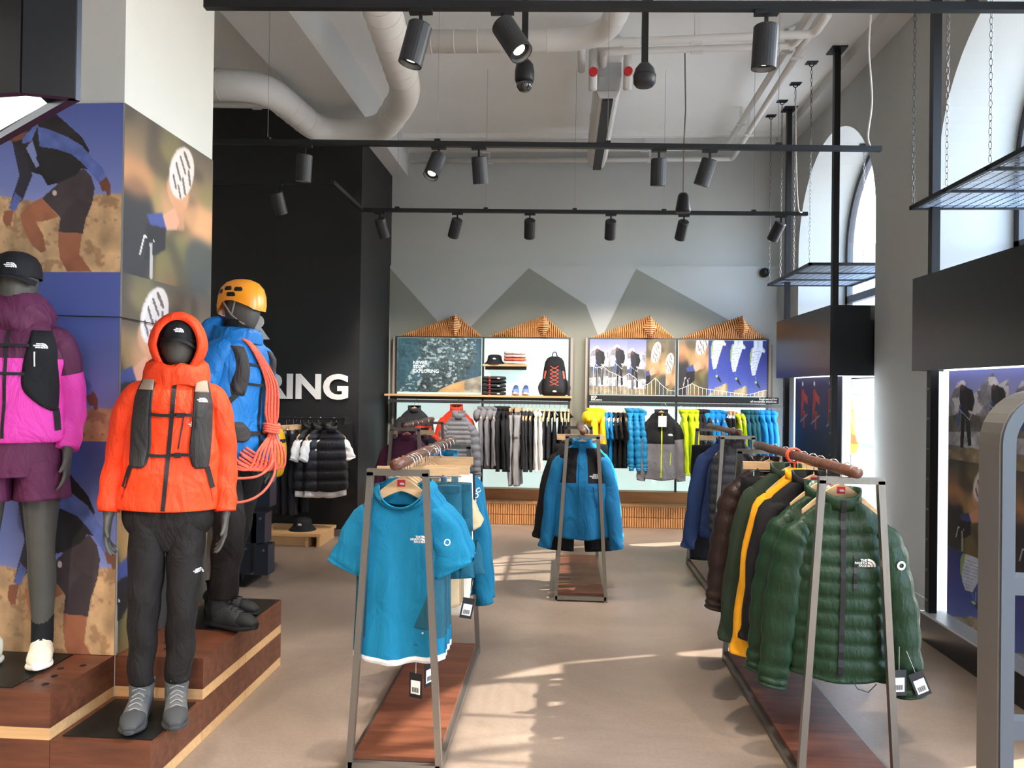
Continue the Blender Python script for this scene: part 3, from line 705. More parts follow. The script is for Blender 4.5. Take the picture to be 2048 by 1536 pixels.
# posters wrapped around the column: three tiers on the front, three on the window side
PH = .745; PZ0 = 2.785
for k, (dx, dy, l) in enumerate(((0, 0, 'hiker photo poster on the column front, topmost tier under bare plaster'), (-.07, -.26, 'hiker photo poster on the column front, middle tier behind the pink mannequin'), (-.07, -.05, 'hiker photo poster on the column front, lowest tier at the plinth'))):
    a = crop(IMG['hiker'], dx, dy, dx + 1, dy + 1, 190, 196) if k else IMG['hiker']
    if k == 1: a = crop(np.concatenate([np.repeat(IMG['hiker'][:1], 52, 0), IMG['hiker']], 0), .06, 0, 1.06, .79, 190, 196)
    h = PH if k < 2 else PZ0 - 2 * PH - .362
    a = a if k < 2 else a
    poster('photo_poster', a, .72, h, (CX - .72, CY - .009, PZ0 - PH * k - h), 0, M_print, None, l)
for k, l in enumerate(('blurred cyclist photo poster on the column side, topmost tier', 'blurred cyclist photo poster on the column side, middle tier behind the orange mannequin', 'blurred cyclist photo poster on the column side, lowest tier')):
    a = IMG['biker'] if k == 0 else crop(IMG['biker'], .28, .0, 1.28, 1, 130, 130)
    h = PH if k < 2 else PZ0 - 2 * PH - .362
    poster('photo_poster', a, .82, h, (CX + .009, CY - .008, PZ0 - PH * k - h), R(90), M_print, None, l)

# ================================================================== window displays
M_sill = mat('sill_metal', 'B5BCC2', .35, .3)
M_strip = mat('lit_strip', 'F4FAFF', .5, emit=.9)
def display(y0, y1, label, arts):
    """steel frame from floor to ceiling that carries a black header with light, a print and a plinth; y0 near, y1 far end"""
    o = thing('window_display', label, 'display stand', (2.27, y0, 0)); L = y1 - y0
    for y in (.09, L - .14):
        MB().box((.04, y - .025, 0), (.09, y + .025, ZC)).obj('post', M_blk, o); MB().box((.0, y - .08, ZC - .012), (.13, y + .08, ZC)).obj('ceiling_plate', M_blk, o)
        bo = MB()
        for k in range(8): 
            for s_ in (-.008, .008): bo.box((.037, y + s_ - .004, .25 + .19 * k), (.041, y + s_ + .004, .262 + .19 * k))
        bo.obj('bolt', M_steel, o)
    hd = MB(); T = .012
    hd.box((0, 0, 1.70), (T, L, 2.30)).box((.8 - T, 0, 1.70), (.8, L, 2.30)).box((T, 0, 1.70), (.8 - T, T, 2.30)).box((T, L - T, 1.70), (.8 - T, L, 2.30)).box((T, T, 2.28), (.8 - T, L - T, 2.30))
    hdo = hd.obj('header', M_header, o)
    MB().box((.05, .05, 1.712), (.75, L - .05, 1.722)).obj('light_diffuser', M_strip, hdo)
    MB().box((.17, .06, .18), (.2, L - .06, 1.71)).obj('light_panel', M_strip, o)
    MB().box((.02, .0, 0), (.7, L - .1, .165)).obj('plinth', M_header, o); MB().box((.02, .0, .165), (.7, L - .1, .178)).obj('sill', M_sill, o)
    z = 1.70
    for nm, h in arts:
        z -= h; a = IMG[nm]
        if nm != 'night': a = np.concatenate([a, a[:, :]], 1)
        poster('print', a[:, ::1], L - .30, h - .001, (.155, L - .155, z), R(-90), M_print, o)
    return o
display(3.42, 4.98, 'black framed window display with mountain photos and header light beside the security gate', (('climber', .55), ('biker', .55), ('para', .42)))
display(6.46, 8.04, 'black framed window display with night climbing photo near the rear wall', (('night', 1.5),))
# hanging wire grids on chains
def chain_mesh(L):
    mb = MB(); p = .036; n = int(L / p)
    for k in range(n):
        z = -k * p; P = []
        for a in np.linspace(0, 2 * math.pi, 8, endpoint=False):
            x = .0085 * math.cos(a); zz = z - p / 2 + (.5 * p + .003) * math.sin(a); P.append((x, 0, zz) if k % 2 else (0, x, zz))
        mb.tube(P, .0022, 4, closed=True)
    return mb.mesh('links', mat('chain_steel', '55585C', .45, .7))
PLATE = MB().box((-.05, -.035, -.008), (.05, .035, 0)).tube([(-.02, 0, -.008), (-.018, 0, -.03), (0, 0, -.04), (.018, 0, -.03), (.02, 0, -.008)], .005, 6).mesh('anchor_plate', M_blk)
CH = {}
def chain(x, y, z0, z1, label, group=None):
    k = round(z1 - z0, 2)
    if k not in CH: CH[k] = chain_mesh(z1 - z0 - .03)
    o = thing('hanging_chain', label, 'chain', (x, y, z1), 0, group); put(PLATE, 'anchor_plate', o); put(CH[k], 'links', o, (0, 0, -.035)); return o
def wire_grid(y0, y1, z, label, lab2):
    x0, x1 = 2.19, 3.08
    o = thing('wire_grid', label, 'grid', (x0, y0, z)); w, l = x1 - x0, y1 - y0
    MB().box((0, 0, 0), (w, .025, .025)).box((0, l - .025, 0), (w, l, .025)).box((0, 0, 0), (.025, l, .025)).box((w - .025, 0, 0), (w, l, .025)).obj('frame', M_blk, o)
    MB().box((.0, l * .36, .0), (w, l * .36 + .02, .02)).box((.0, l * .68, .0), (w, l * .68 + .02, .02)).obj('crossbar', M_blk, o)
    g = MB(); n = int(l / .026)
    for k in range(1, n): y = l * k / n; g.bar((.02, y, .012), (w - .02, y, .012), .0035)
    n = int(w / .06)
    for k in range(1, n): x = w * k / n; g.bar((x, .02, .012), (x, l - .02, .012), .0035)
    tag(g.obj('wire_mesh', mat('wire_galvanised', '7E848C', .35, .7), o), kind='stuff')
    for f, w_ in ((.02, 'room side corner towards the entrance'), (.36, 'room side end of its first crossbar'), (.68, 'room side end of its second crossbar'), (.98, 'room side corner towards the rear wall')): chain(x0 + .012, y0 + l * f, z + .02, ZC, lab2 + ', ' + w_, lab2)
    def arch_z(y):
        c = min(ARCH, key=lambda c: abs(c - (y0 + y1) / 2)); return SPR + math.sqrt(max(.01, HALF ** 2 - (y - c) ** 2))
    for f, w_ in ((.3, 'entrance side'), (.7, 'rear wall side')): y = y0 + l * f; chain(x1 - .05, y, z + .02, arch_z(y) - .002, lab2 + ' inside the arch, ' + w_, lab2 + ' in the arch')
wire_grid(6.77, 8.12, 2.69, 'suspended wire grid above the night photo display by the rear wall', 'thin steel chain holding the rear wire grid')
wire_grid(3.5, 4.86, 2.72, 'suspended wire grid above the mountain photo display by the gate', 'thin steel chain holding the front wire grid')
# orange and yellow garment shown in the far window
fg = MB(); P = [at(u, v, X=2.95) for u, v in ((1688, 815), (1690, 860), (1696, 900), (1705, 935))]
wn = thing('window_garment', 'orange and yellow jacket hanging in the far arched window', 'jacket', (2.95, P[1].y, .55))
rg = sweep([(0, 0, 1.1), (0, 0, .98), (0, 0, .8), (0, -.05, .55), (0, -.12, .42)], [(.03, .04), (.06, .08), (.07, .12), (.08, .15), (.08, .14)], 24, 6, (1, 0, 0), wr=lambda i, f, a: .015 * math.sin(5 * a + i * .4))
fg.loft(rg, fn=lambda i, j: 0 if i < 11 else (1 if (j + i) % 24 < 14 else 2))
fg.obj('shell', [cloth('yellow_pale', 'F3C24E'), cloth('orange_red', 'F0512A'), cloth('yellow_gold', 'F7B52C')], wn, True)
MB().tube([(0, 0, 1.1), (0, 0, 1.16)], .004, 6).obj('hook', M_chrome, wn)

# ------------------------------------------------------------------ anti-theft gate
gt = thing('security_gate', 'grey rounded anti-theft gate standing beside the window display', 'security gate', (1.02, 1.8, 0))
gp = []; wg, hg, rg_ = .62, 1.565, .13
gp = [(0, 0)] + [(rg_ - rg_ * math.cos(a), hg - rg_ + rg_ * math.sin(a)) for a in np.linspace(0, math.pi / 2, 9)] + [(wg - rg_ + rg_ * math.sin(a), hg - rg_ + rg_ * math.cos(a)) for a in np.linspace(0, math.pi / 2, 9)] + [(wg, 0)]
def inset(P, k):
    out = []
    for i, p in enumerate(P):
        a = np.array(P[max(i - 1, 0)]); b = np.array(P[min(i + 1, len(P) - 1)]); t_ = b - a; t_ = t_ / np.linalg.norm(t_); out.append((p[0] + t_[1] * k, p[1] - t_[0] * k))
    return out
def hoop(P, k, y0, y1):
    Q = inset(P, k); n = len(P); mb = MB()
    mb.loft([[(p[0], y0, p[1]), (q[0], y0, q[1]), (q[0], y1, q[1]), (p[0], y1, p[1])] for p, q in zip(P, Q)]); return mb
hoop(gp, .028, 0, .085).obj('outer_hoop', mat('gate_grey', '75726E', .35, .5), gt)
hoop(inset(gp, .004), .03, -.006, .03).obj('front_trim', mat('gate_blue_grey', '4C5560', .45, .2), gt)
for z in (.42, .74, 1.08): MB().box((.04, .02, z), (wg - .04, .06, z + .045)).obj('crossbar', MATS['gate_blue_grey'], gt)
MB().box((-.02, -.08, 0), (wg + .02, .16, .03)).obj('foot_plate', MATS['gate_grey'], gt)

# black hanging light box at the upper left
hb = thing('hanging_light_box', 'black hanging light box with a glowing underside near the column', 'lamp', (-1.12, 1.62, 2.2))
for nm, zz, z1, m_ in (('shade', 0, 1.0, M_header),):
    pl = [(0, 0), (-.10, -.035), (-1.3, .10), (-1.3, .9), (-.06, .04)]
    sh = MB()
    n = len(pl)
    for i in range(n):
        a, b = pl[i], pl[(i + 1) % n]; sh.bar((a[0], a[1], .5), (b[0], b[1], .5), .02, 1.0)
    sh.obj('shade', M_header, hb)
MB().add([(-.1, .0, .02), (-1.28, .12, .02), (-1.28, .86, .02), (-.12, .07, .02)], [(0, 1, 2, 3)]).obj('light_diffuser', M_strip, hb)
MB().bar((-.7, .3, .9), (-.7, .3, ZC - 2.2), .03).obj('pole', M_blk, hb)

# ================================================================== plinth boxes under the mannequins
ZU = .36
def plinth(x0, x1, y0, y1, z0, label, holes=()):
    o = thing('plinth_box', label, 'plinth', (x0, y0, z0)); w, d = x1 - x0 - .002, y1 - y0 - .002
    MB().box((0, 0, .046), (w, d, .18)).obj('walnut_top', M_walnut, o); MB().box((.001, .001, 0), (w - .001, d - .001, .046)).obj('birch_band', M_birch, o)
    for hx, hy in holes: MB().lathe([(.001, .18), (.013, .18), (.013, .1815), (.001, .1815)], 12).obj('peg_hole', M_zip, o, False, (hx, hy, 0))
    return o
H4 = [(.24, .10), (.31, .10), (.38, .10), (.26, .2), (.34, .2), (.41, .2)]
plinth(-2.40, CX, 2.72, CY, 0, 'lower walnut plinth box under the pink mannequin')
plinth(-2.40, CX, 2.72, CY, .18, 'upper walnut plinth box with peg holes under the pink mannequin', [(.30, .1), (.36, .16), (.33, .24), (.40, .28), (.38, .08), (.26, .3)])
plinth(-2.86, -2.402, 2.72, CY, 0, 'lower walnut plinth box at the outer end of the pink mannequin row'); plinth(-2.86, -2.402, 2.72, CY, .18, 'upper walnut plinth box at the outer end of the pink mannequin row')
plinth(CX, -1.54, 2.72, CY, 0, 'single low walnut plinth box under the orange mannequin')
plinth(CX, -1.54, CY, 3.57, 0, 'lower walnut plinth box directly behind the orange mannequin'); plinth(CX, -1.54, CY, 3.57, .18, 'upper walnut plinth box with peg holes directly behind the orange mannequin', [(.12, .08), (.18, .1), (.14, .17), (.22, .16), (.29, .1)])
plinth(CX, -1.54, 3.57, 4.03, 0, 'lower walnut plinth box at the rear end of the blue mannequin'); plinth(CX, -1.54, 3.57, 4.03, .18, 'upper walnut plinth box at the rear end of the blue mannequin')
M_plate = mat('steel_plate_black', '232320', .45, .4, var=(4, .2))
tag(MB().box((0, 0, 0), (.36, .34, .005)).obj('base_plate', M_plate, None, False, (-1.915, 2.755, .18)), 'black steel base plate under the grey hiking boots', 'base plate')
tag(MB().box((0, 0, 0), (.34, .36, .005)).obj('base_plate', M_plate, None, False, (-2.46, 2.75, ZU)), 'black steel base plate under the cream running shoes', 'base plate')
tag(MB().box((0, 0, 0), (.36, .52, .005)).obj('base_plate', M_plate, None, False, (-1.91, 3.50, ZU)), 'black steel base plate under the black mountain boots', 'base plate')

# ================================================================== garments
def sup(w, d, n, p=2.5):
    th = np.linspace(0, 2 * math.pi, n, endpoint=False); c, s_ = np.cos(th), np.sin(th)
    return np.sign(c) * np.abs(c) ** (2 / p) * w, np.sign(s_) * np.abs(s_) ** (2 / p) * d
def garment(kind, L=.72, ws=.22, wc=.26, wh=.27, d=.075, nw=.085, sleeve=.6, sw=.075, sp=.10, quilt=0., fold=.02, collar=.05, hood=False, seed=0, fn=None, n=44, curl=0., step=.03, cuff=.7, neckdip=0., fl=0):
    """hung garment: z=0 at the neck, front towards -Y. Returns a mesh builder. kind: top, vest"""
    ws, wc, wh, sw, sp, nw = ws * .8, wc * .8, wh * .8, sw * .82, sp * .75, nw * .9
    r_ = np.random.RandomState(seed); mb = MB(); st = min(step, quilt / 6 if quilt else step)
    zs = np.arange(-L, .0001, st); zs[-1] = 0; rings = []
    ph = r_.rand(4) * 6
    for z in zs:
        w = np.interp(z, [-L, -.30, -.2, -.12, -.08, -.045, -.018, 0], [wh, wc, wc * .97, ws, ws * .93, ws * .74, nw + .025, nw])
        dd = np.interp(z, [-L, -.30, -.12, -.05, 0], [d, d * 1.05, d * .75, d * .6, .055])
        q = 0
        if quilt and z < -.06: q = .2 * d * (abs(math.sin(math.pi * z / quilt)) ** .5 - .6)
        x, y = sup(w + q * .6, dd + q, n)
        k = np.clip((-z - .1) / L, 0, 1) * fold
        y = y + np.sign(y) * k * (np.sin(x / w * 5 + ph[0] + (y > 0) * 2) + .6 * np.sin(x / w * 9 + ph[1] + z * 3)) + .25 * k * np.sin(z * 22 + ph[2] + x * 9)
        zz = np.full(n, z)
        if neckdip: zz = zz - neckdip * np.clip(1 + z / .17, 0, 1) * np.clip(-y / .03, 0, 1) * np.exp(-(x / (nw * 1.15)) ** 4)
        if z < -L + .03: zz = zz - .012 * np.cos(x / w * 2.4) * (1 if fl == 0 else 0)
        rings.append(np.stack([x, y, zz], 1))
    nb = len(rings)
    mb.loft(rings, fn=(lambda i, j: fn('body', zs[i] + st / 2, float((rings[i][j][0] + rings[i][(j + 1) % n][0]) / 2), rings[i][j][1])) if fn else None, cap1=False)
    if collar > 0:
        cr = []
        for k, (z, w, dd) in enumerate([(0, nw, .055), (collar * .5, nw * .98, .06), (collar, nw * 1.0, .066), (collar * .98, nw * .9, .055), (0, nw * .85, .045), (-.04, nw * .8, .04)]):
            x, y = sup(w, dd, 28, 2.2); cr.append(np.stack([x, y, z - .035 * np.clip(-y / .06, 0, 1) * (k < 5)], 1))
        mb.loft(cr, fn=(lambda i, j: fn('collar', 0, 0, 0)) if fn else None)
    if hood:
        hr = []
        for f, z, w, dd, yo in ((0, -.13, .1, .03, .045), (.2, -.1, .125, .045, .055), (.5, -.05, .12, .055, .055), (.8, -.01, .09, .05, .05), (1, .015, .05, .03, .045)):
            x, y = sup(w, dd, 28, 2.2); hr.append(np.stack([x, y + yo, z + .015 * np.sin(x * 30 + seed)], 1))
        mb.loft(hr, fn=(lambda i, j: fn('collar', 0, 0, 0)) if fn else None)
    if kind == 'top':
        for s_ in (-1, 1):
            q0 = np.array([s_ * (ws - .09), 0, -.075 - sw * .55]); a = np.array([s_ * (ws - .02), 0, -.10 - sw * .75]); e = np.array([s_ * (ws + sp), -.02 - curl, -.1 - sleeve])
            P = [q0, a, a * .6 + e * .4 + np.array([s_ * .012, 0, 0]), e * .85 + a * .15, e]; Rr = [(sw * .5, d * .5), (sw * .85, d * .72), (sw * .9, d * .74), (sw * cuff * 1.05, d * .62), (sw * cuff, d * .55)]
            sub = max(4, int(sleeve / 4 / (quilt / 5 if quilt else .03)))
            nn = 20; tot = sub * 4
            def wr(i, f, th):
                v = .004 * math.sin(3 * th + 9 * f + seed) + .004 * math.sin(26 * f + 2 * th + seed)
                if quilt: v = .15 * d * (abs(math.sin(math.pi * f * sleeve / quilt)) ** .5 - .6) + v * .4
                return v
            rg = sweep(P, Rr, nn, sub, (1, 0, 0), 2.1, wr)
            mb.loft(rg, fn=(lambda i, j: fn('sleeve', -.1 - sleeve * i / tot, s_ * i / tot, 0)) if fn else None)
    return mb
def pants(L=.98, ww=.19, wl=.1, d=.04, gap=.02, seed=0, n=24, taper=.75, crotch=.26):
    mb = MB(); r_ = np.random.RandomState(seed); rg = []
    for z in np.linspace(0, -crotch, 8):
        x, y = sup(ww + .01 * (-z / crotch), d, n, 3); rg.append(np.stack([x, y + .004 * np.sin(x * 40 + z * 20), np.full(n, z)], 1))
    mb.loft(rg)
    for s_ in (-1, 1):
        c0 = s_ * (ww / 2 + gap * .2); c1 = s_ * (ww / 2 + gap)
        mb.loft(sweep([(c0, 0, -crotch + .06), (c0, 0, -crotch - .1), ((c0 + c1) / 2, .01, -(crotch + L) / 2), (c1, 0, -L)], [(ww / 2, d), (ww / 2, d), (wl * .9, d * .95), (wl * taper, d * .8)], 20, 8, (1, 0, 0), 2.6, lambda i, f, th: .004 * math.sin(3 * th + 14 * f + seed)))
    return mb
# hangers -------------------------------------------------------------------
def hanger_meshes(w=.148):
    xs = np.linspace(-w, w, 25); up = [(x, -.01 - .112 * (abs(x) / w) ** 1.3 + .0) for x in xs]
    lo = [(x, z - .058 + .03 * (abs(x) / w) + .0 * x) for x, z in up]
    body = MB(); rings = [[(x, -.009 if abs(x) < .15 else -.013, z1), (x, .009 if abs(x) < .15 else .013, z1), (x, .009 if abs(x) < .15 else .013, z0), (x, -.009 if abs(x) < .15 else -.013, z0)] for (x, z1), (_, z0) in zip(up, lo)]
    body.loft(rings)
    hook = MB(); hook.tube([(0, 0, -.02), (0, 0, .035)] + [(.026 - .026 * math.cos(a) - .0, 0, .045 + .03 * math.sin(a)) for a in np.linspace(0, math.pi * 1.15, 12)], .0022, 6)
    sq = MB().box((-.016, -.0105, -.05), (.016, -.009, -.022))
    V, F = MINI; mk = MB().add([(a * .0095 + .0035, -.0112, -.042 + b * .0095) for a, b in V], F)
    return body.mesh('wooden_arm', M_hang, False), hook.mesh('hook', M_chrome, True), sq.mesh('red_label', M_red), mk.mesh('label_mark', M_logo)
HB, HH, HS, HM = hanger_meshes()
def clip_meshes():
    bar = MB().box((-.19, -.008, -.045), (.19, .008, -.005)).mesh('wooden_bar', M_hang)
    cl = MB().box((-.014, -.014, -.05), (.014, .014, 0)).tube([(-.012, -.016, 0), (0, -.02, .012), (.012, -.016, 0)], .003, 6).mesh('metal_clip', M_chrome)
    rod = MB().tube([(-.15, 0, -.055), (.15, 0, -.055)], .003, 6).mesh('clip_rod', M_chrome)
    return bar, cl, rod
KB, KC, KR = clip_meshes()
def hanger(loc, rz, label, group=None, clip=False, lab=True):
    o = thing('clip_hanger' if clip else 'clothes_hanger', label, 'hanger', loc, rz, group)
    put(HH, 'hook', o)
    if clip:
        put(KB, 'wooden_bar', o); put(KR, 'clip_rod', o)
        for s_ in (-.12, .12): put(KC, 'metal_clip', o, (s_, 0, -.05))
    else:
        put(HB, 'wooden_arm', o)
        if lab: l = put(HS, 'red_label', o); put(HM, 'label_mark', l)
    return o
# racks ----------------------------------------------------------------------
def rack(x, y, L, label):
    o = thing('garment_rack', label, 'clothes rack', (x, y, 0)); H = 1.22; t_ = .026
    for yy in (0, L):
        for s_ in (-1, 1): MB().bar((s_ * .184, yy, .0), (s_ * .112, yy, H - t_ / 2), t_).obj('leg', M_steel, o)
        MB().box((-.126, yy - t_ / 2, H - t_), (.126, yy + t_ / 2, H)).obj('top_bar', M_steel, o); MB().box((-.186, yy - t_ / 2, .012), (.186, yy + t_ / 2, .04)).obj('foot_bar', M_steel, o)
    for s_ in (-1, 1): MB().box((s_ * .182 - .012, 0, .012), (s_ * .182 + .012, L, .04)).obj('side_rail', M_steel, o)
    MB().box((-.17, .015, .04), (.17, L - .015, .058)).obj('base_board', M_walnut, o)
    lg = MB(); lg.tube([(.0 + .004 * math.sin(k), -.06 + (L + .12) * k / 14, H + .022 + .002 * math.cos(2 * k)) for k in range(15)], .023, 14); lg.obj('hanging_rail', M_log, o, True)
    return o
BARZ = 1.22 + .022
HKZ = BARZ + .0225 - .073          # hanger origin so that its hook lies over the rail
def hang(g, x, y, drop=.045): g.location = (x, y, HKZ - drop); return g
RX1, RX2, RX3, RX4, RX5 = -.655, .155, 1.14, -1.28, 1.325
rack(RX1, 2.95, 1.38, 'steel garment rack of teal tops with a walnut base, next to the mannequins')
rack(RX2, 5.45, 1.3, 'steel garment rack with the blue and black rain jacket in front')
rack(RX3, 3.0, 1.36, 'steel garment rack with green down jackets beside the window pier')
rack(RX4, 6.0, 1.2, 'steel garment rack of maroon jackets by the rear wall')
rack(RX5, 5.68, 1.05, 'steel garment rack with the grey puffer vest and navy jacket')

C = {}
for k, h in dict(teal='0A7093', tealdk='1F5566', teals='125468', beige='C9B08A', cream='E6DFCD', black='17171A', charcoal='2C2C30', blue='1279B8', bluejk='176F9E', navy='22355E', maroon='4A1D33', orange='FB4A1E', yellow='F2A81C', lemon='F6D21E', lime='BFD71A', olive='2C3A2C', grey='77757A', greylt='9C9A9B', white='E4E2DF', red='CF3A22', dteal='0F4A57', pink='E84FB4', bluem='127FC4').items(): C[k] = cloth(k, h, .8, .3)
N = {k: nylon(k, h) for k, h in dict(green='123019', brown='33231F', gvest='38373B', bluep='1D7FB0', greyp='6E6E72', blackp='131316', blueshell='1470B4').items()}
def wear(name, label, cat, mb, mats, loc, rz=0, group=None, shape='body'):
    o = thing(name, label, cat, loc, rz, group); b = mb.obj(shape, mats, o, True); return o, b
# --- first rack: teal tees, shorts, sand tees, trousers, teal jackets
def tee_fn(part, z, x, y):
    if part == 'body':
        if abs(x) > .138 and -.62 < z < -.26: return 1
        if z < -.69: return 2
    return 0
tee_mb = garment('top', .72, .21, .225, .24, .036, .105, .25, .09, .075, fold=.022, collar=.0, neckdip=.085, seed=3, fn=tee_fn, cuff=1.05, step=.012)
tb = tee_mb.bvh(); tee_me = tee_mb.mesh('body', [C['teal'], C['tealdk'], C['white']], True)
YT = [3.02, 3.08, 3.13, 3.18]
for i, y in enumerate(YT):
    ro = R((3, -4, 3, 5)[i])
    hanger((RX1, y, HKZ), ro, ('wooden hanger holding the front teal tee', 'wooden hanger just behind the front teal tee', 'third wooden hanger among the teal tees', 'rearmost wooden hanger among the teal tees')[i])
    o = thing('t_shirt', ('teal running tee with a chest logo and white hem, front of its rack', 'teal tee directly behind the front teal tee', 'third teal tee in the row behind the front one', 'last teal tee before the dark teal shorts')[i], 't-shirt', (RX1, y, HKZ - .04), ro)
    put(tee_me, 'body', o)
    if i == 0:
        decal('chest_logo', LOGO, .088, -.235, .03, tb, o, M_logo); decal('sleeve_logo', ([(math.cos(a) * r_, math.sin(a) * r_) for r_ in (.7, 1) for a in np.linspace(0, 2 * math.pi, 14, endpoint=False)], [(k, (k + 1) % 14, 14 + (k + 1) % 14, 14 + k) for k in range(14)]), .195, -.23, .013, tb, o, M_logo)
        patch('side_panel', [(-.42, .125, .15), (-.48, .105, .155), (-.56, .07, .158), (-.585, .06, .158)], tb, o, C['tealdk'], thick=.001, off=.003)
        strip('hem_trim', [(-.16, -.70), (-.08, -.708), (0, -.715), (.08, -.71), (.16, -.70)], .012, tb, o, C['white'])
        MB().lathe([(.001, 0), (.006, 0), (.005, .003), (.001, .003)], 10).obj('snap_button', M_chrome, o, False, project(tb, [(.1, 0, -.6)], off=.004)[0]).rotation_euler = (R(90), 0, 0)
        decal('hem_print', MINI, .07, -.66, .008, tb, o, C['tealdk'])
        nk = MB(); nk.tube([(.094 * math.cos(a), -.052 * abs(math.sin(a)) - .002, -.006 - .085 * math.sin(a)) for a in np.linspace(0, math.pi, 17)], .004, 6); nk.obj('neck_band', C['teal'], o, True)
        MB().box((-.04, .03, -.075), (.04, .034, -.012)).obj('inner_label', C['tealdk'], o)
def price_tag(loc, rz, label, tilt=0.):
    o = thing('price_tag', label, 'price tag', loc, rz); MB().box((-.03, -.0012, -.13), (.03, .0012, -.03)).obj('card', M_tagk, o)
    MB().box((-.022, -.002, -.115), (.022, -.0012, -.06)).obj('barcode_label', M_paper, o)
    bc = MB(); xs = -.016
    for k in range(12): bc.box((xs, -.0026, -.108), (xs + (.0012 if k % 3 else .002), -.002, -.088)); xs += .0027
    bc.obj('barcode', M_tagk, o); MB().tube([(0, 0, -.03), (0, 0, .06)], .0007, 4).obj('string', M_paper, o); o.rotation_euler = (0, tilt, rz); return o
price_tag((RX1 + .07, 3.02, .405), R(-20), 'black price tag with barcode below the front teal tee'); price_tag((RX1 + .11, 3.11, .42), R(60), 'black price tag turned edge-on below the teal tees'); price_tag((RX1 + .22, 3.62, .55), R(15), 'black price tag hanging beneath the sand tees', .2)
hanger((RX1, 3.37, HKZ), R(2), 'clip hanger holding the dark teal shorts', clip=True)
sh_me = pants(.43, .2, .15, .045, .02, 5, taper=1.0, crotch=.22).mesh('shorts_body', C['teals'], True)
for i, y in enumerate((3.37, 3.44)):
    o = thing('shorts', ('dark teal shorts clipped to the wooden bar hanger, front pair', 'dark teal shorts behind the front pair')[i], 'shorts', (RX1 + .04 * i, y, HKZ - .085)); put(sh_me, 'shorts_body', o)
    MB().box((-.2, -.047, -.03), (.2, -.04, 0)).obj('waistband', C['tealdk'], o)
hanger((RX1 + .04, 3.44, HKZ), 0, 'clip hanger behind the front shorts hanger', clip=True)
sand_me = garment('top', .66, .2, .215, .225, .045, .09, .2, .09, .07, fold=.014, collar=0, neckdip=.06, seed=9, cuff=1.02).mesh('body', C['beige'], True)
for i, y in enumerate((3.55, 3.61, 3.67)):
    hanger((RX1, y, HKZ), R(2 - 2 * i), ('wooden hanger of the front sand tee', 'wooden hanger of the middle sand tee', 'wooden hanger of the rear sand tee')[i]); o = thing('t_shirt', ('sand coloured tee, front of three', 'sand coloured tee, middle of three', 'sand coloured tee, rear of three')[i], 't-shirt', (RX1, y, HKZ - .04), R(2 - 2 * i)); put(sand_me, 'body', o)
hanger((RX1, 3.8, HKZ), 0, 'clip hanger holding the cream trousers', clip=True); o, b = wear('trousers', 'cream trousers hanging below the sand tees', 'trousers', pants(.72, .2, .1, .05, .015, 4), C['cream'], (RX1, 3.8, HKZ - .085))
hanger((RX1, 3.9, HKZ), 0, 'clip hanger holding the short black trousers', clip=True); o, b = wear('trousers', 'black trousers between the sand tees and teal jackets', 'trousers', pants(.62, .2, .11, .05, .015, 6), C['black'], (RX1, 3.9, HKZ - .085))
tj = garment('top', .72, .225, .25, .25, .07, .085, .66, .08, .1, fold=.012, collar=.05, seed=14, curl=.02); tjb = tj.bvh(); tjm = tj.mesh('body', C['teal'], True)
for i, y in enumerate((4.02, 4.14)):
    hanger((RX1, y, HKZ), 0, ('wooden hanger of the front teal jacket', 'wooden hanger of the rear teal jacket')[i]); o = thing('jacket', ('teal long sleeve jacket with white ring logos on the sleeve', 'teal long sleeve jacket hanging last on its rack')[i], 'jacket', (RX1, y, HKZ - .045)); put(tjm, 'body', o)
    if i == 0:
        for k in range(3): decal('sleeve_logo', ([(math.cos(a) * r_, math.sin(a) * r_) for r_ in (.6, 1) for a in np.linspace(0, 2 * math.pi, 14, endpoint=False)], [(q, (q + 1) % 14, 14 + (q + 1) % 14, 14 + q) for q in range(14)]), .19 + .01 * k, -.2 + .026 * k, .013, tjb, o, M_logo)
# --- second rack: blue and black rain jacket
def rain_fn(part, z, x, y):
    if part == 'body': return 1 if z > -.27 and abs(x) > .034 and z < -.015 else 0
    if part == 'sleeve': return 0
    return 0
rj = garment('top', .68, .225, .26, .27, .085, .085, .66, .085, .115, fold=.012, collar=.06, hood=True, seed=21, fn=rain_fn, step=.015); rb = rj.bvh()
hanger((RX2, 5.52, HKZ), 0, 'wooden hanger of the blue and black rain jacket')
o, b = wear('jacket', 'blue rain jacket with black shoulders and a white chest logo', 'jacket', rj, [C['bluejk'], C['black']], (RX2, 5.52, HKZ - .05))
strip('storm_flap', [(.0, .01), (-.0, -.3), (0, -.66)], .045, rb, o, C['bluejk'], off=.006); decal('chest_logo', LOGO, .105, -.24, .034, rb, o, M_logo); strip('pocket_seam', [(.08, -.3), (.11, -.45)], .006, rb, o, C['navy'])
hanger((RX2, 5.66, HKZ), 0, 'wooden hanger of the black jacket behind the blue rain jacket'); wear('jacket', 'black jacket behind the blue rain jacket', 'jacket', garment('top', .7, .24, .27, .28, .08, .085, .62, .085, .13, seed=22, collar=.05), C['black'], (RX2 - .03, 5.66, HKZ - .05))
hanger((RX2, 5.8, HKZ), 0, 'wooden hanger of the bright cyan jacket'); wear('jacket', 'bright cyan jacket hanging third behind the rain jacket', 'jacket', garment('top', .69, .23, .26, .27, .08, .085, .66, .085, .13, seed=23, collar=.05), cloth('cyan', '12A6C6'), (RX2 + .01, 5.8, HKZ - .05))
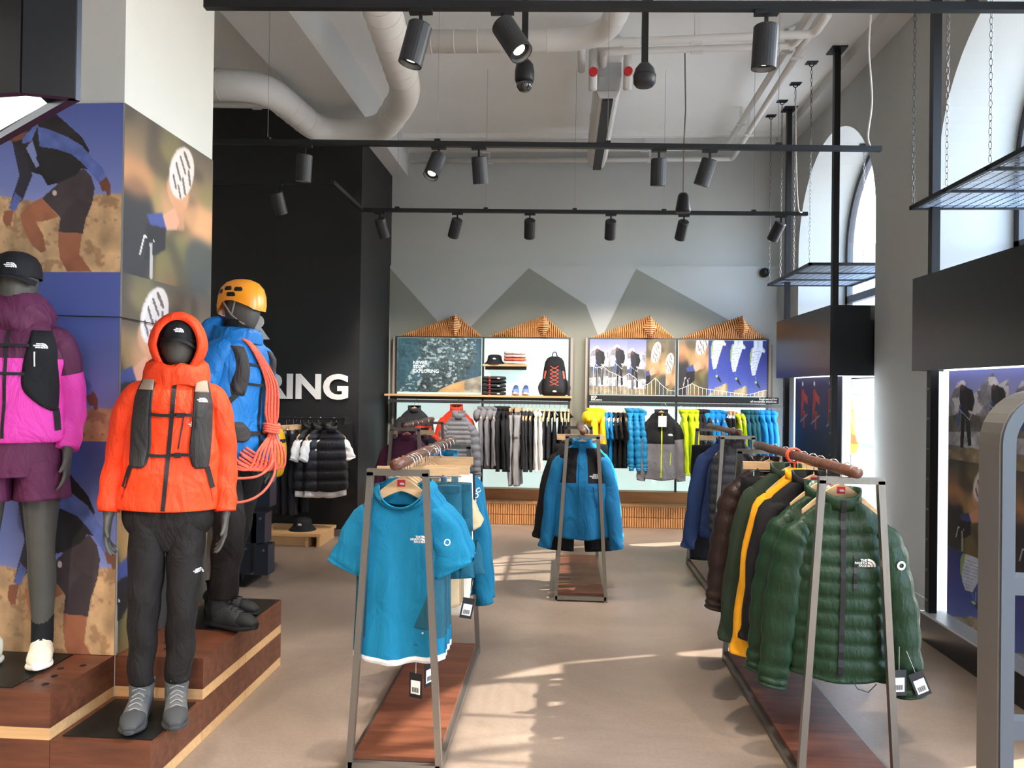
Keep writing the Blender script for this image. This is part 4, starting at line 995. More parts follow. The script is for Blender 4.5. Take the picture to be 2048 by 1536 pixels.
for i, y in enumerate((5.95, 6.08)): hanger((RX2, y, HKZ), 0, ('clip hanger of the front black trousers under the rain jacket', 'clip hanger of the rear black trousers under the rain jacket')[i], clip=True); wear('trousers', ('black trousers showing below the rain jacket, front pair', 'black trousers showing below the rain jacket, rear pair')[i], 'trousers', pants(.84, .215, .12, .05, .045, 30 + i, taper=.9), C['black'], (RX2, y, HKZ - .085))
# --- third rack: green down jackets and others
gp_ = garment('top', .70, .235, .25, .25, .075, .09, .66, .095, .105, quilt=.062, fold=.006, collar=.06, hood=True, seed=31, n=52, cuff=.72); gb = gp_.bvh(); gm = gp_.mesh('shell', N['green'], True)
for i, y in enumerate((3.11, 3.27)):
    hanger((RX3 + .0, y, HKZ), R(-6), ('wooden hanger of the front green down jacket', 'wooden hanger of the second green down jacket')[i]); o = thing('down_jacket', ('dark green quilted down jacket with white chest logo and tags, front of its rack', 'dark green quilted down jacket behind the front one')[i], 'jacket', (RX3 - .01 * i, y, HKZ - .085), R(-6)); put(gm, 'shell', o)
    if i == 0:
        strip('zip', [(.0, .03), (-.005, -.2), (-.01, -.45), (-.015, -.685)], .02, gb, o, M_zip, off=.006); strip('chest_pocket_zip', [(.04, -.2), (.036, -.34)], .012, gb, o, M_zip, off=.005); decal('chest_logo', LOGO, .085, -.245, .033, gb, o, M_logo, off=.006)
        decal('sleeve_badge', ([(math.cos(a) * r_, math.sin(a) * r_) for r_ in (.55, 1) for a in np.linspace(0, 2 * math.pi, 16, endpoint=False)], [(k, (k + 1) % 16, 16 + (k + 1) % 16, 16 + k) for k in range(16)]), .215, -.235, .018, gb, o, M_logo, off=.006)
        strip('hand_pocket_zip', [(.13, -.44), (.14, -.6)], .012, gb, o, M_zip, off=.005); MB().tube([(.03, -.08, -.69), (.05, -.085, -.725), (.09, -.085, -.735), (.12, -.085, -.70)], .002, 6).obj('hem_cord', M_zip, o)
price_tag((RX3 + .19, 3.0, .50), R(10), 'black hang tag on the front green down jacket, upright'); price_tag((RX3 + .24, 3.0, .49), R(5), 'long black hang tag tilted beside the steel rack leg', -.4)
hanger((RX3, 3.43, HKZ), R(-4), 'wooden hanger of the black fleece behind the green jackets'); wear('jacket', 'black fleece jacket between the green down jackets and yellow top', 'jacket', garment('top', .72, .23, .25, .25, .07, .085, .62, .08, .1, seed=33, collar=.05), C['black'], (RX3 - .02, 3.43, HKZ - .045), R(-4))
hanger((RX3, 3.53, HKZ), R(-4), 'wooden hanger of the golden yellow top'); wear('jacket', 'golden yellow long sleeve top on the green jacket rack', 'top', garment('top', .74, .235, .25, .25, .06, .085, .72, .075, .12, seed=34, collar=.045, hood=True), C['yellow'], (RX3 - .02, 3.53, HKZ - .045), R(-4))
hanger((RX3, 3.78, HKZ), R(-3), 'wooden hanger of the olive fleece'); wear('jacket', 'dark olive fleece behind the golden yellow top', 'jacket', garment('top', .8, .235, .26, .27, .07, .085, .74, .085, .12, seed=35, collar=.05), C['olive'], (RX3 - .02, 3.78, HKZ - .045), R(-3))
hanger((RX3, 3.66, HKZ), 0, 'wooden hanger between the yellow top and the olive fleece'); 
hanger((RX3, 3.95, HKZ), R(0), 'clip hanger of black trousers on the green jacket rack', clip=True); wear('trousers', 'black trousers hanging low beneath the green down jackets', 'trousers', pants(.86, .2, .11, .05, .02, 36), C['black'], (RX3, 3.95, HKZ - .085))
hanger((RX3, 4.15, HKZ), 0, 'wooden hanger of the brown quilted jacket'); wear('down_jacket', 'dark brown quilted down jacket at the rear of the green jacket rack', 'jacket', garment('top', .7, .235, .25, .25, .09, .09, .68, .095, .11, quilt=.062, fold=.006, collar=.06, seed=37), N['brown'], (RX3 - .02, 4.15, HKZ - .055))
rp = MB()
for k in range(3): rp.tube([(.034 * math.cos(a), -.01 + .01 * k, .034 * math.sin(a)) for a in np.linspace(0, 2 * math.pi, 14, endpoint=False)], .006, 6, closed=True)
rp.tube([(0, 0, -.034), (.004, 0, -.1), (0, 0, -.19)], .006, 6)
tag(rp.obj('rope_loop', cloth('coral', 'F4664E'), None, True, (RX3, 3.72, BARZ)), 'coral rope looped around the wooden rail of the green jacket rack', 'rope')
# --- fourth and fifth racks
hanger((RX4, 6.08, HKZ), 0, 'wooden hanger of the maroon jacket'); wear('jacket', 'maroon hooded jacket at the front of its rack', 'jacket', garment('top', .7, .23, .25, .26, .08, .085, .6, .085, .1, hood=True, seed=41), C['maroon'], (RX4, 6.08, HKZ - .05))
hanger((RX4, 6.3, HKZ), 0, 'clip hanger behind the maroon jacket', clip=True); wear('trousers', 'black trousers behind the maroon jacket', 'trousers', pants(.9, .2, .11, .05, .02, 42), C['black'], (RX4, 6.3, HKZ - .085))
hanger((RX4, 6.5, HKZ), 0, 'wooden hanger of the second maroon jacket'); wear('jacket', 'second maroon jacket behind the black trousers', 'jacket', garment('top', .7, .23, .25, .26, .08, .085, .6, .085, .1, seed=43), C['maroon'], (RX4 + .03, 6.5, HKZ - .05))
hanger((RX4, 6.8, HKZ), 0, 'wooden hanger of the orange jacket on the maroon rack'); wear('jacket', 'bright orange jacket at the rear of the maroon rack', 'jacket', garment('top', .74, .24, .26, .26, .08, .085, .7, .085, .13, seed=44), C['orange'], (RX4, 6.8, HKZ - .05))
hanger((RX5, 5.76, HKZ), 0, 'wooden hanger of the grey puffer vest'); wear('puffer_vest', 'dark grey quilted puffer vest at the front of its rack', 'vest', garment('vest', .66, .2, .235, .24, .09, .09, quilt=.075, fold=.004, collar=.07, seed=51), N['gvest'], (RX5, 5.76, HKZ - .045))
hanger((RX5, 5.95, HKZ), R(8), 'wooden hanger of the navy jacket'); wear('jacket', 'navy blue rain jacket behind the grey puffer vest', 'jacket', garment('top', .74, .24, .27, .28, .08, .085, .72, .09, .15, hood=True, seed=52), C['navy'], (RX5 - .03, 5.95, HKZ - .05), R(8))
hanger((RX5, 6.2, HKZ), 0, 'clip hanger behind the navy jacket', clip=True); wear('trousers', 'black trousers hanging behind the navy jacket', 'trousers', pants(.94, .2, .11, .05, .02, 53), C['black'], (RX5 - .05, 6.2, HKZ - .085))

# ================================================================== rear wall units
YP = 8.78
M_glow = mat('light_panel', 'D9F5F0', .5, emit=.4)
BX = [-2.0, -.94, .095, .30, 1.335, 2.385]
M_up = mat('slotted_upright', '4A4A4C', .4, .6); M_side = mat('unit_side', '9B9187', .5)
def unit(x0, xm, x1, label):
    o = thing('wall_unit', label, 'shelving', (x0, YP, 0)); w = x1 - x0; m_ = xm - x0
    MB().box((-.03, -.02, .36), (.0, .06, 2.16)).obj('side_panel', M_side, o); MB().box((w, -.02, .36), (w + .03, .06, 2.16)).obj('side_panel', M_side, o)
    for a, b in ((0.01, m_ - .012), (m_ + .012, w - .01)): MB().box((a, 0, .38), (b, .05, 2.15)).obj('light_panel', M_glow, o)
    for x in (.0, m_ - .012, w - .024):
        u = MB().box((x, -.03, .36), (x + .024, .02, 2.15)).obj('upright', M_up, o); sl_ = MB()
        for k in range(58): sl_.box((x + .008, -.0312, .4 + k * .03), (x + .016, -.03, .416 + k * .03))
        tag(sl_.obj('slots', M_zip, u), kind='stuff')
    MB().box((0, -.03, 2.15), (w, .06, 2.165)).obj('top_rail', M_up, o)
    # wooden bench below: back board, ledge, ribbed front
    MB().box((-.03, -.06, .24), (w + .03, .05, .37)).obj('back_board', M_oakd, o); MB().box((-.03, -.34, .235), (w + .03, .0, .25)).obj('bench_top', M_oakd, o); MB().box((-.03, -.315, 0), (w + .03, .05, .235)).obj('bench_core', M_oakd, o)
    rib = MB(); n = int((w + .06) / .027)
    for k in range(n): x = -.03 + k * .027; rib.box((x, -.335, .005), (x + .017, -.315, .112)); rib.box((x, -.335, .122), (x + .017, -.315, .235))
    tag(rib.obj('ribbed_front', M_oak, o), kind='stuff')
    return o
u1 = unit(BX[0], BX[1], BX[2], 'backlit wall unit with rock photo, shelves and backpack'); u2 = unit(BX[3], BX[4], BX[5], 'backlit wall unit with climbing, cycling and paragliding photos')
def mountain(x0, x1, label):
    W_ = x1 - x0; a = W_ * .69; h = .265; Dm = .17
    o = thing('wooden_mountain', label, 'wall decoration', (x0, YP + .02, 2.165)); rib = MB(); n = int(W_ / .024)
    for k in range(n):
        x = (k + .5) * W_ / n; f = x / a if x < a else (W_ - x) / (W_ - a); zt = h * f; zm = .44 * h * min(1, f * 1.05); dm = Dm * f
        rib.add([(x + s_ * .006, -d_, z) for s_ in (-1, 1) for d_, z in ((-.06, 0), (-.06, zt), (.01, zt), (dm, zm), (dm * .55, 0))], [(0, 1, 2, 3, 4), (9, 8, 7, 6, 5), (0, 5, 6, 1), (1, 6, 7, 2), (2, 7, 8, 3), (3, 8, 9, 4), (4, 9, 5, 0)])
    tag(rib.obj('upright_slats', M_oak, o), kind='stuff')
    dia = MB(); n = 13
    for k in range(n):
        z = h * (k + .5) / n; f = 1 - abs(z - .44 * h) / (.44 * h if z < .44 * h else .56 * h); wl, wr_ = .085 * f * W_, .075 * f * W_
        dep = .05 + Dm * (.55 + .5 * f)
        dia.add([(p[0], p[1], z + s_ * .006) for s_ in (-1, 1) for p in ((a - wl, -dep * .75), (a, -dep - .01), (a + wr_, -dep * .75), (a, .0))], [(0, 1, 2, 3), (7, 6, 5, 4), (0, 4, 5, 1), (1, 5, 6, 2), (2, 6, 7, 3), (3, 7, 4, 0)])
    tag(dia.obj('peak_slats', M_oak, o), kind='stuff')
    core = MB(); core.add([(0.02, .05, 0), (W_ - .02, .05, 0), (a, .05, h * .93), (a, -Dm * .8, h * .42), (a, -Dm * .45, 0)], [(0, 1, 2), (0, 2, 3), (1, 3, 2), (0, 3, 4), (1, 4, 3), (0, 4, 1)]); core.obj('core', M_oakd, o)
for a, b, l in ((BX[0] + .02, BX[1] - .01, 'slatted wooden mountain above the rock photo'), (BX[1] + .03, BX[2] - .01, 'slatted wooden mountain above the backpack shelf'), (BX[3] + .01, BX[4] - .01, 'slatted wooden mountain above the climbers photo'), (BX[4] + .02, BX[5] - .01, 'slatted wooden mountain above the paragliders photo')): mountain(a, b, l)
ZS = 1.5; HP = 2.145 - ZS
rk = poster('rock_print', IMG['rock'], BX[1] - BX[0] - .05, HP, (BX[0] + .03, YP - .035, ZS), 0, M_backlit, None, 'backlit grey blue rock face photo with a three word slogan')
V, F = text_flat('NEVER\nSTOP\nEXPLORING', .058, bold=.0005, lines=.86, res=2); MB().add([(p[0] + .19, -.002, p[1] + .33) for p in V], F).obj('slogan', mat('slogan_white', 'F4F6F6', .5, emit=.4), rk)
def bay_art(tiles, W_=200, H_=126):
    out = np.zeros((H_, W_, 3)); x = 0
    for nm, f, box in tiles:
        w = int(round(f * W_)); w = min(w, W_ - x); out[:, x:x + w] = crop(IMG[nm], *box, w, H_); x += w
    if x < W_: out[:, x:] = out[:, x - 1:x]
    return out
a3 = bay_art([('climber', .22, (.05, 0, .55, 1)), ('climber', .22, (.02, .03, .52, 1)), ('climber', .22, (.12, -.04, .62, .96)), ('biker', .23, (.3, .0, .9, 1)), ('biker', .11, (.5, -.2, .8, .8))])
a4 = bay_art([('biker', .34, (.05, .2, .75, 1)), ('para', .22, (.16, 0, .92, 1)), ('para', .22, (.16, -.06, .92, .96)), ('para', .22, (.16, -.12, .92, .9))])
def profile(o, w, hs, seed):
    M_line = mat('line_white', 'F4F4F2', .5, emit=.35); g = MB(); n = len(hs)
    P = [(w * k / (n - 1), h) for k, h in enumerate(hs)]
    for a, b in zip(P, P[1:]): g.bar((a[0], -.002, a[1]), (b[0], -.002, b[1]), .004, .002, ref=(0, 1, 0))
    for k in range(1, 22): x = w * k / 22; g.bar((x, -.002, .005), (x, -.002, float(np.interp(x, [p[0] for p in P], [p[1] for p in P]))), .0028, .002)
    g.obj('profile_graph', M_line, o)
p3 = poster('climb_print', a3, BX[4] - BX[3] - .04, HP, (BX[3] + .02, YP - .035, ZS), 0, M_backlit, None, 'backlit photo strip of climbers and a cyclist with a white height graph')
profile(p3, BX[4] - BX[3] - .04, [.36, .31, .33, .27, .24, .2, .25, .2, .1, .13, .2, .12, .06, .05], 1)
p4 = poster('flight_print', a4, BX[5] - BX[4] - .04, HP, (BX[4] + .02, YP - .035, ZS), 0, M_backlit, None, 'backlit photo strip of a cyclist and three paragliders with a white height graph')
profile(p4, BX[5] - BX[4] - .04, [.07, .1, .14, .1, .08, .07, .06, .05, .04, .03, .02, .03, .06, .07], 2)
bn = thing('slogan_bar', 'long black bar with small white lettering below the photo strips', 'sign', (BX[3], YP - .06, ZS - .085))
MB().box((0, 0, 0), (BX[5] - BX[3] + .11, .02, .075)).obj('bar', M_black, bn)
V, F = text_flat('NEVER\nSTOP\nEXPLORING', .024, bold=.0006, lines=.8, res=1); MB().add([(p[0] + .04, -.002, p[1] + .05) for p in V], F).obj('slogan', M_logo, bn)
V, F = text_flat('Engineered for\nall-mountain missions.', .034, 'RIGHT', .0008, lines=.85, res=1); MB().add([(p[0] + BX[5] - BX[3] + .09, -.002, p[1] + .044) for p in V], F).obj('claim', M_logo, bn)
# shelves of the first unit
def shelf(x0, x1, z, d, label, m_=M_birch):
    o = thing('shelf', label, 'shelf', (x0, YP - d, z)); MB().box((0, 0, -.022), (x1 - x0, d - .032, 0)).obj('board', m_, o); MB().box((.01, d - .06, -.06), (x1 - x0 - .01, d - .035, -.022)).obj('bracket_rail', M_up, o); return o
shelf(BX[0] - .06, BX[1], ZS - .025, .3, 'long birch shelf below the rock photo'); shelf(BX[1] + .0, BX[2] + .02, ZS - .025, .3, 'long birch shelf carrying folded shirts, shoes and backpack')
shelf(BX[1] + .02, BX[1] + .53, 1.835, .26, 'short birch shelf carrying the bucket hat')
ys = YP - .16; zs2 = 1.835; zs1 = ZS - .025
def bucket_hat(loc, label, s_=1.):
    o = thing('bucket_hat', label, 'hat', loc); prof = [(.001, .115), (.05, .113), (.078, .1), (.088, .05), (.09, .04), (.125, .004), (.127, 0), (.12, .002), (.086, .036), (.001, .036)]
    mb = MB().lathe([(r_ * s_, z * s_) for r_, z in prof], 32); b = mb.obj('crown_and_brim', C['black'], o, True); decal('logo', MINI, .004, .055 * s_, .018 * s_, mb.bvh(), o, M_logo); return o
bucket_hat((BX[1] + .15, ys, zs2), 'black bucket hat on the short upper shelf')
for k, c_ in enumerate(('D9CFCB', 'D56A50', 'D9B8B0', 'D8D0CC')):
    o = thing('folded_shirt', ('white folded patterned shirt at the bottom of the small pile', 'coral folded patterned shirt in the small pile', 'pale pink folded patterned shirt in the small pile', 'pale folded shirt on top of the small pile')[k], 'shirt', (BX[1] + .39, ys, zs2 + .038 * k), 0, None)
    MB().loft(sweep([(-.115, 0, .019), (-.11, 0, .019), (.11, 0, .019), (.115, 0, .019)], [(.01, .006), (.09, .018), (.09, .018), (.01, .006)], 16, 4, (0, 1, 0), 3)).obj('folded_body', mat('print_shirt_%d' % k, c_, .8, var=(26, .45)), o, True)
for k in range(5):
    o = thing('folded_shirt', 'black folded shirt in the taller pile, layer %s' % ('one at the bottom', 'two', 'three', 'four', 'five on top')[k], 'shirt', (BX[1] + .15, ys, zs1 + .044 * k)); mb = MB()
    mb.loft(sweep([(-.13, 0, .022), (-.12, 0, .022), (.11, 0, .022), (.125, 0, .02)], [(.01, .008), (.1, .021), (.1, .021), (.02, .01)], 16, 4, (0, 1, 0), 3)); mb.obj('folded_body', C['black'] if k % 2 else C['charcoal'], o, True)
    if k in (0, 2, 4): decal('logo', MINI, .06, .008, .018, mb.bvh(), o, M_logo, off=.002)
    MB().box((-.055, -.104, .004), (-.035, -.1, .04)).obj('coral_band', mat('band_coral', 'E8553F', .6), o)
def shoe(o, c, upper, sole, L=.28, h=.085, w=.047, lace=None, shaft=0., rz=0., swoop=None):
    """shoe pointing to -Y with its heel at +Y"""
    e = bpy.data.objects.new('shoe', None); link(e, o); e.location = c; e.rotation_euler = (0, 0, rz)
    so_ = MB(); so_.loft(sweep([(0, L * .42, .018), (0, L * .36, .018), (0, 0, .014), (0, -L * .35, .018), (0, -L * .56, .03)], [(.012, .012), (w * .8, .018), (w * .82, .015), (w, .016), (w * .35, .014)], 20, 6, (1, 0, 0), 2.6)); so_.obj('sole', sole, e, True)
    up = MB(); up.loft(sweep([(0, L * .40, .05), (0, L * .34, h * .62), (0, L * .16, h * .62), (0, -L * .1, h * .52), (0, -L * .34, h * .4), (0, -L * .54, .036)], [(.012, .03), (w * .76, h * .56), (w * .82, h * .58), (w * .86, h * .45), (w * .92, h * .28), (w * .4, .012)], 20, 6, (1, 0, 0), 2.2)); up.obj('upper', upper, e, True)
    if shaft: MB().loft(sweep([(0, -L * .3, .05), (0, -L * .42, .046), (0, -L * .56, .036)], [(w * .95, h * .32), (w * .86, h * .26), (w * .42, .014)], 20, 5, (1, 0, 0), 2.2)).obj('toe_cap', sole, e, True); MB().loft(sweep([(0, L * .42, .055), (0, L * .34, .055), (0, L * .2, .052)], [(.02, .034), (w * .82, .04), (w * .86, .026)], 18, 4, (1, 0, 0), 2.2)).obj('heel_cap', sole, e, True)
    if shaft: MB().loft(sweep([(0, L * .2, h * .5), (0, L * .2, h + shaft * .5), (0, L * .23, h + shaft)], [(w * .85, L * .2), (w * .95, L * .2), (w * 1.05, L * .21)], 18, 5, (1, 0, 0), 2.2)).obj('cuff', upper, e, True)
    if lace:
        ub = up.bvh()
        for k in range(5):
            y = L * (.06 - .085 * k); q = [Vector((x_, y + .006 * math.cos(x_ * 99), h * 1.6)) for x_ in np.linspace(-.024, .024, 7)]; H_ = project(ub, q, (0, 0, -1), .003, .5); MB().tube(H_, .0028, 5).obj('lace', lace, e)
        if shaft: 
            for k in range(3): MB().tube([(-.025, L * .2 - L * .2 + .002, h * .9 + .03 * k), (0, -.004, h * .9 + .03 * k + .012), (.025, .002, h * .9 + .03 * k)], .0028, 5).obj('lace', lace, e)
    return e
sh = thing('trail_shoes', 'pair of blue trail shoes with a pink sole on the lower shelf', 'shoes', (BX[1] + .46, ys, zs1)); M_shb = mat('mesh_blue', '6F86C4', .7, var=(30, .15)); M_shs = mat('sole_pink', 'E7C2BE', .6)
for s_ in (-.058, .058): shoe(sh, (s_, 0, 0), M_shb, M_shs, .25, .1, .045, C['navy'])
def backpack(loc, label):
    o = thing('backpack', label, 'backpack', loc); mb = MB(); rg = []
    for z, w, d_ in ((0, .12, .06), (.015, .145, .075), (.1, .155, .085), (.2, .14, .08), (.32, .125, .07), (.4, .11, .06), (.44, .085, .045), (.462, .04, .02)): x, y = sup(w, d_, 36, 2.8); rg.append(np.stack([x, y, np.full(36, z)], 1))
    mb.loft(rg); mb.obj('pack_body', C['black'], o, True); bv = mb.bvh(); M_cord = mat('cord_coral', 'F0583A', .6)
    patch('front_pocket', [(.03, -.11, .11), (.15, -.115, .115), (.24, -.09, .09), (.3, -.07, .07)], bv, o, C['charcoal'], thick=.02)
    b2 = bv
    for k in range(5): z = .12 + .045 * k; strip('bungee_cord', [(-.05, z), (0, z + .02), (.05, z + .045)], .005, b2, o, M_cord, off=.026); strip('bungee_cord', [(.05, z), (0, z + .02), (-.05, z + .045)], .005, b2, o, M_cord, off=.026)
    for s_ in (-1, 1): strip('side_zip', [(s_ * .115, .2), (s_ * .1, .29)], .02, bv, o, M_cord, off=.006); MB().loft(sweep([(s_ * .15, 0, .02), (s_ * .165, -.01, .1), (s_ * .14, 0, .18)], [(.02, .05), (.025, .06), (.01, .05)], 14, 5, (1, 0, 0))).obj('side_pocket', C['charcoal'], o, True)
    MB().tube([(-.03, .02, .45), (-.022, .02, .5), (0, .02, .515), (.022, .02, .5), (.03, .02, .45)], .007, 8).obj('grab_loop', M_webb, o, True); decal('logo', MINI, .006, .045, .022, bv, o, M_logo, off=.026); return o
backpack((BX[1] + .85, ys + .02, zs1), 'black backpack with coral cord lacing standing on the lower shelf')
# rails and the clothes hanging sideways on them
YR = 8.45; ZR = 1.395
def rail(x0, x1, label):
    o = thing('hang_rail', label, 'rail', (x0, YR, ZR)); MB().box((0, -.012, -.018), (x1 - x0, .012, .018)).obj('bar', M_up, o)
    for x in (.03, x1 - x0 - .03): MB().box((x - .012, 0, -.012), (x + .012, YP - YR - .02, .012)).obj('arm', M_up, o)
rail(BX[0], BX[1], 'dark hanging rail below the rock photo'); rail(BX[1] + .01, BX[2], 'hanging rail of grey and black clothes'); rail(BX[3], BX[4], 'hanging rail of yellow and blue clothes'); rail(BX[4] + .01, BX[5] + .08, 'hanging rail of lime and blue clothes')
PROTO = {}
def side(key):
    if key in PROTO: return PROTO[key]
    k, c_ = key.split(':')
    g = {'hoodie': lambda: garment('top', .66, .2, .22, .22, .032, .075, .52, .055, .03, seed=61, collar=.045, hood=True, fold=.006), 'jacket': lambda: garment('top', .66, .21, .23, .23, .036, .075, .58, .06, .03, seed=62, collar=.05, fold=.006), 'tee': lambda: garment('top', .62, .2, .21, .21, .026, .08, .2, .06, .03, seed=63, collar=.0, neckdip=.05, fold=.006, cuff=1.), 'long': lambda: garment('top', .66, .19, .2, .2, .024, .075, .58, .045, .03, seed=64, collar=.0, neckdip=.05, fold=.006), 'puffer': lambda: garment('top', .6, .21, .22, .22, .05, .075, .54, .065, .03, quilt=.045, seed=65, collar=.05, fold=.003), 'pants': lambda: pants(.8, .17, .08, .026, .01, 66), 'vest': lambda: garment('vest', .55, .14, .19, .2, .026, .07, seed=67, collar=0, neckdip=.06, fold=.006)}[k]()
    PROTO[key] = g.mesh('body', N[c_] if c_ in N else C[c_], True); return PROTO[key]
NAMES = dict(hoodie='hoodie', jacket='jacket', tee='t_shirt', long='long_sleeve_top', puffer='down_jacket', pants='leggings', vest='tank_top')
def row(items, where):
    """clothes hung sideways along a rail: (key, pixel column, look words)"""
    for key, u, look, ordn in items:
        x = at(u, 880, Y=YR - .15).x; k = key.split(':')[0]; ro = R(90 + random.uniform(-7, 7)); z = ZR + .018 - .073
        hanger((x, YR, z), ro, 'small hanger of the %s %s, %s' % (look, ordn, where.replace(' rail', '').replace('and ', '')), 'hangers on the wall rails', clip=k == 'pants', lab=False)
        o = thing(NAMES[k], '%s %s on the %s' % (look, ordn, where), 'clothing', (x, YR, z - (.085 if k == 'pants' else .04)), ro, look + 's on the ' + where); put(side(key), 'body', o)
row([('hoodie:grey', 962, 'heather grey hoodie', 'next to the red jacket'), ('hoodie:grey', 975, 'heather grey hoodie', 'in the middle of three'), ('hoodie:grey', 986, 'heather grey hoodie', 'next to the black jackets'),
     ('jacket:black', 997, 'black zip jacket', 'next to the grey hoodies'), ('jacket:black', 1006, 'black zip jacket', 'in the middle of three'), ('jacket:black', 1015, 'black zip jacket', 'next to the grey leggings'),
     ('pants:greylt', 1023, 'light grey leggings', 'next to the black zip jackets'), ('pants:greylt', 1031, 'light grey leggings', 'in the middle of three'), ('pants:greylt', 1038, 'light grey leggings', 'next to the charcoal tops'),
     ('long:charcoal', 1046, 'charcoal long sleeve top', 'next to the grey leggings'), ('long:charcoal', 1054, 'charcoal long sleeve top', 'in the middle of three'), ('long:charcoal', 1062, 'charcoal long sleeve top', 'next to the white tops'),
     ('long:white', 1071, 'white long sleeve top', 'next to the charcoal tops'), ('long:white', 1078, 'white long sleeve top', 'next to the black tank tops'),
     ('vest:charcoal', 1088, 'black tank top', 'next to the white tops'), ('vest:charcoal', 1098, 'black tank top', 'second after the white tops'), ('vest:black', 1108, 'black tank top', 'third after the white tops'),
     ('vest:black', 1120, 'short black tank top', 'fourth after the white tops'), ('vest:black', 1129, 'short black tank top', 'last but one on its rail'), ('vest:black', 1137, 'short black tank top', 'last on its rail')], 'grey and black rail')
row([('hoodie:lemon', 1184, 'lemon yellow jacket', 'first on its rail'), ('hoodie:lemon', 1194, 'lemon yellow jacket', 'in the middle of three'), ('hoodie:lemon', 1204, 'lemon yellow jacket', 'next to the blue tees'),
     ('tee:blue', 1214, 'blue tee', 'next to the yellow jackets'), ('tee:blue', 1224, 'blue tee', 'next to the black tees'), ('tee:black', 1233, 'black tee', 'next to the blue tees'), ('tee:black', 1242, 'black tee', 'in the middle of three'), ('tee:black', 1250, 'black tee', 'next to the blue down jackets'),
     ('puffer:bluep', 1262, 'blue quilted down jacket', 'next to the black tees'), ('puffer:bluep', 1273, 'blue quilted down jacket', 'in the middle of three'), ('puffer:bluep', 1285, 'blue quilted down jacket', 'beside the lime zip jacket')], 'yellow and blue rail')
row([('jacket:lime', 1372, 'lime jacket', 'first on its rail'), ('jacket:lime', 1385, 'lime jacket', 'in the middle of three'), ('jacket:lime', 1397, 'lime jacket', 'next to the black jackets'), ('jacket:black', 1404, 'black zip jacket', 'next to the lime jackets'), ('jacket:black', 1411, 'black zip jacket', 'in the middle of three'), ('jacket:black', 1418, 'black zip jacket', 'next to the blue hoodies'),
     ('hoodie:bluem', 1427, 'bright blue hoodie', 'next to the black jackets'), ('hoodie:bluem', 1437, 'bright blue hoodie', 'in the middle of three'), ('hoodie:bluem', 1449, 'bright blue hoodie', 'next to the black leggings'), ('pants:black', 1460, 'black leggings', 'next to the blue hoodies'), ('pants:black', 1469, 'black leggings', 'next to the lime tops'),
     ('long:lime', 1480, 'lime long sleeve top', 'next to the black leggings'), ('long:lime', 1490, 'lime long sleeve top', 'next to the dark teal jackets'), ('jacket:dteal', 1499, 'dark teal jacket', 'next to the lime tops'), ('jacket:dteal', 1507, 'dark teal jacket', 'in the middle of three'), ('jacket:dteal', 1515, 'dark teal jacket', 'next to the bright blue jackets'),
     ('jacket:bluem', 1527, 'bright blue shell jacket', 'next to the dark teal jackets'), ('jacket:bluem', 1539, 'bright blue shell jacket', 'in the middle of three'), ('jacket:bluem', 1552, 'bright blue shell jacket', 'last on its rail')], 'lime and blue rail')
def facing(u, zoff, Yp, label, hl, mb, mats, name='jacket'):
    x = at(u, 880, Y=Yp).x; z = ZR + zoff; hanger((x, Yp, z), 0, hl, lab=False); return wear(name, label, 'jacket', mb, mats, (x, Yp, z - .045))
facing(828, -.055, YR, 'black jacket facing the shop below the rock photo', 'dark hanger of the black jacket below the rock photo', garment('top', .66, .22, .24, .25, .07, .085, .6, .08, .08, seed=71, hood=True), C['charcoal'])
facing(912, -.055, YR, 'red jacket facing the shop below the rock photo', 'dark hanger of the red jacket below the rock photo', garment('top', .66, .22, .24, .25, .07, .085, .6, .08, .08, seed=72, collar=.07), C['red'])
facing(917, -.12, 8.2, 'silver grey down jacket hanging in front of the red jacket', 'pale wooden hanger of the silver grey down jacket', garment('top', .62, .21, .23, .24, .08, .085, .56, .08, .07, quilt=.05, collar=.07, seed=73), N['greyp'])
def bg_fn(part, z, x, y): return 0 if part in ('collar',) else (1 if z < -.33 else 0)
gj = garment('top', .72, .22, .25, .26, .075, .085, .64, .085, .06, seed=74, hood=True, fn=bg_fn, step=.015)
o, b = facing(1322, -.055, 8.3, 'black and grey jacket with a lime zip facing the shop', 'dark hanger of the black and grey jacket', gj, [C['black'], C['grey']]); gjb = gj.bvh(); strip('lime_zip', [(0, .0), (-.004, -.35), (-.008, -.7)], .014, gjb, o, C['lime'], off=.005); decal('chest_logo', MINI, .095, -.24, .026, gjb, o, M_logo); strip('pocket_zip', [(.1, -.42), (.09, -.56)], .008, gjb, o, C['lime'], off=.005); MB().box((-.045, -.1, -.14), (.045, -.098, -.02)).obj('paper_card', M_paper, o)

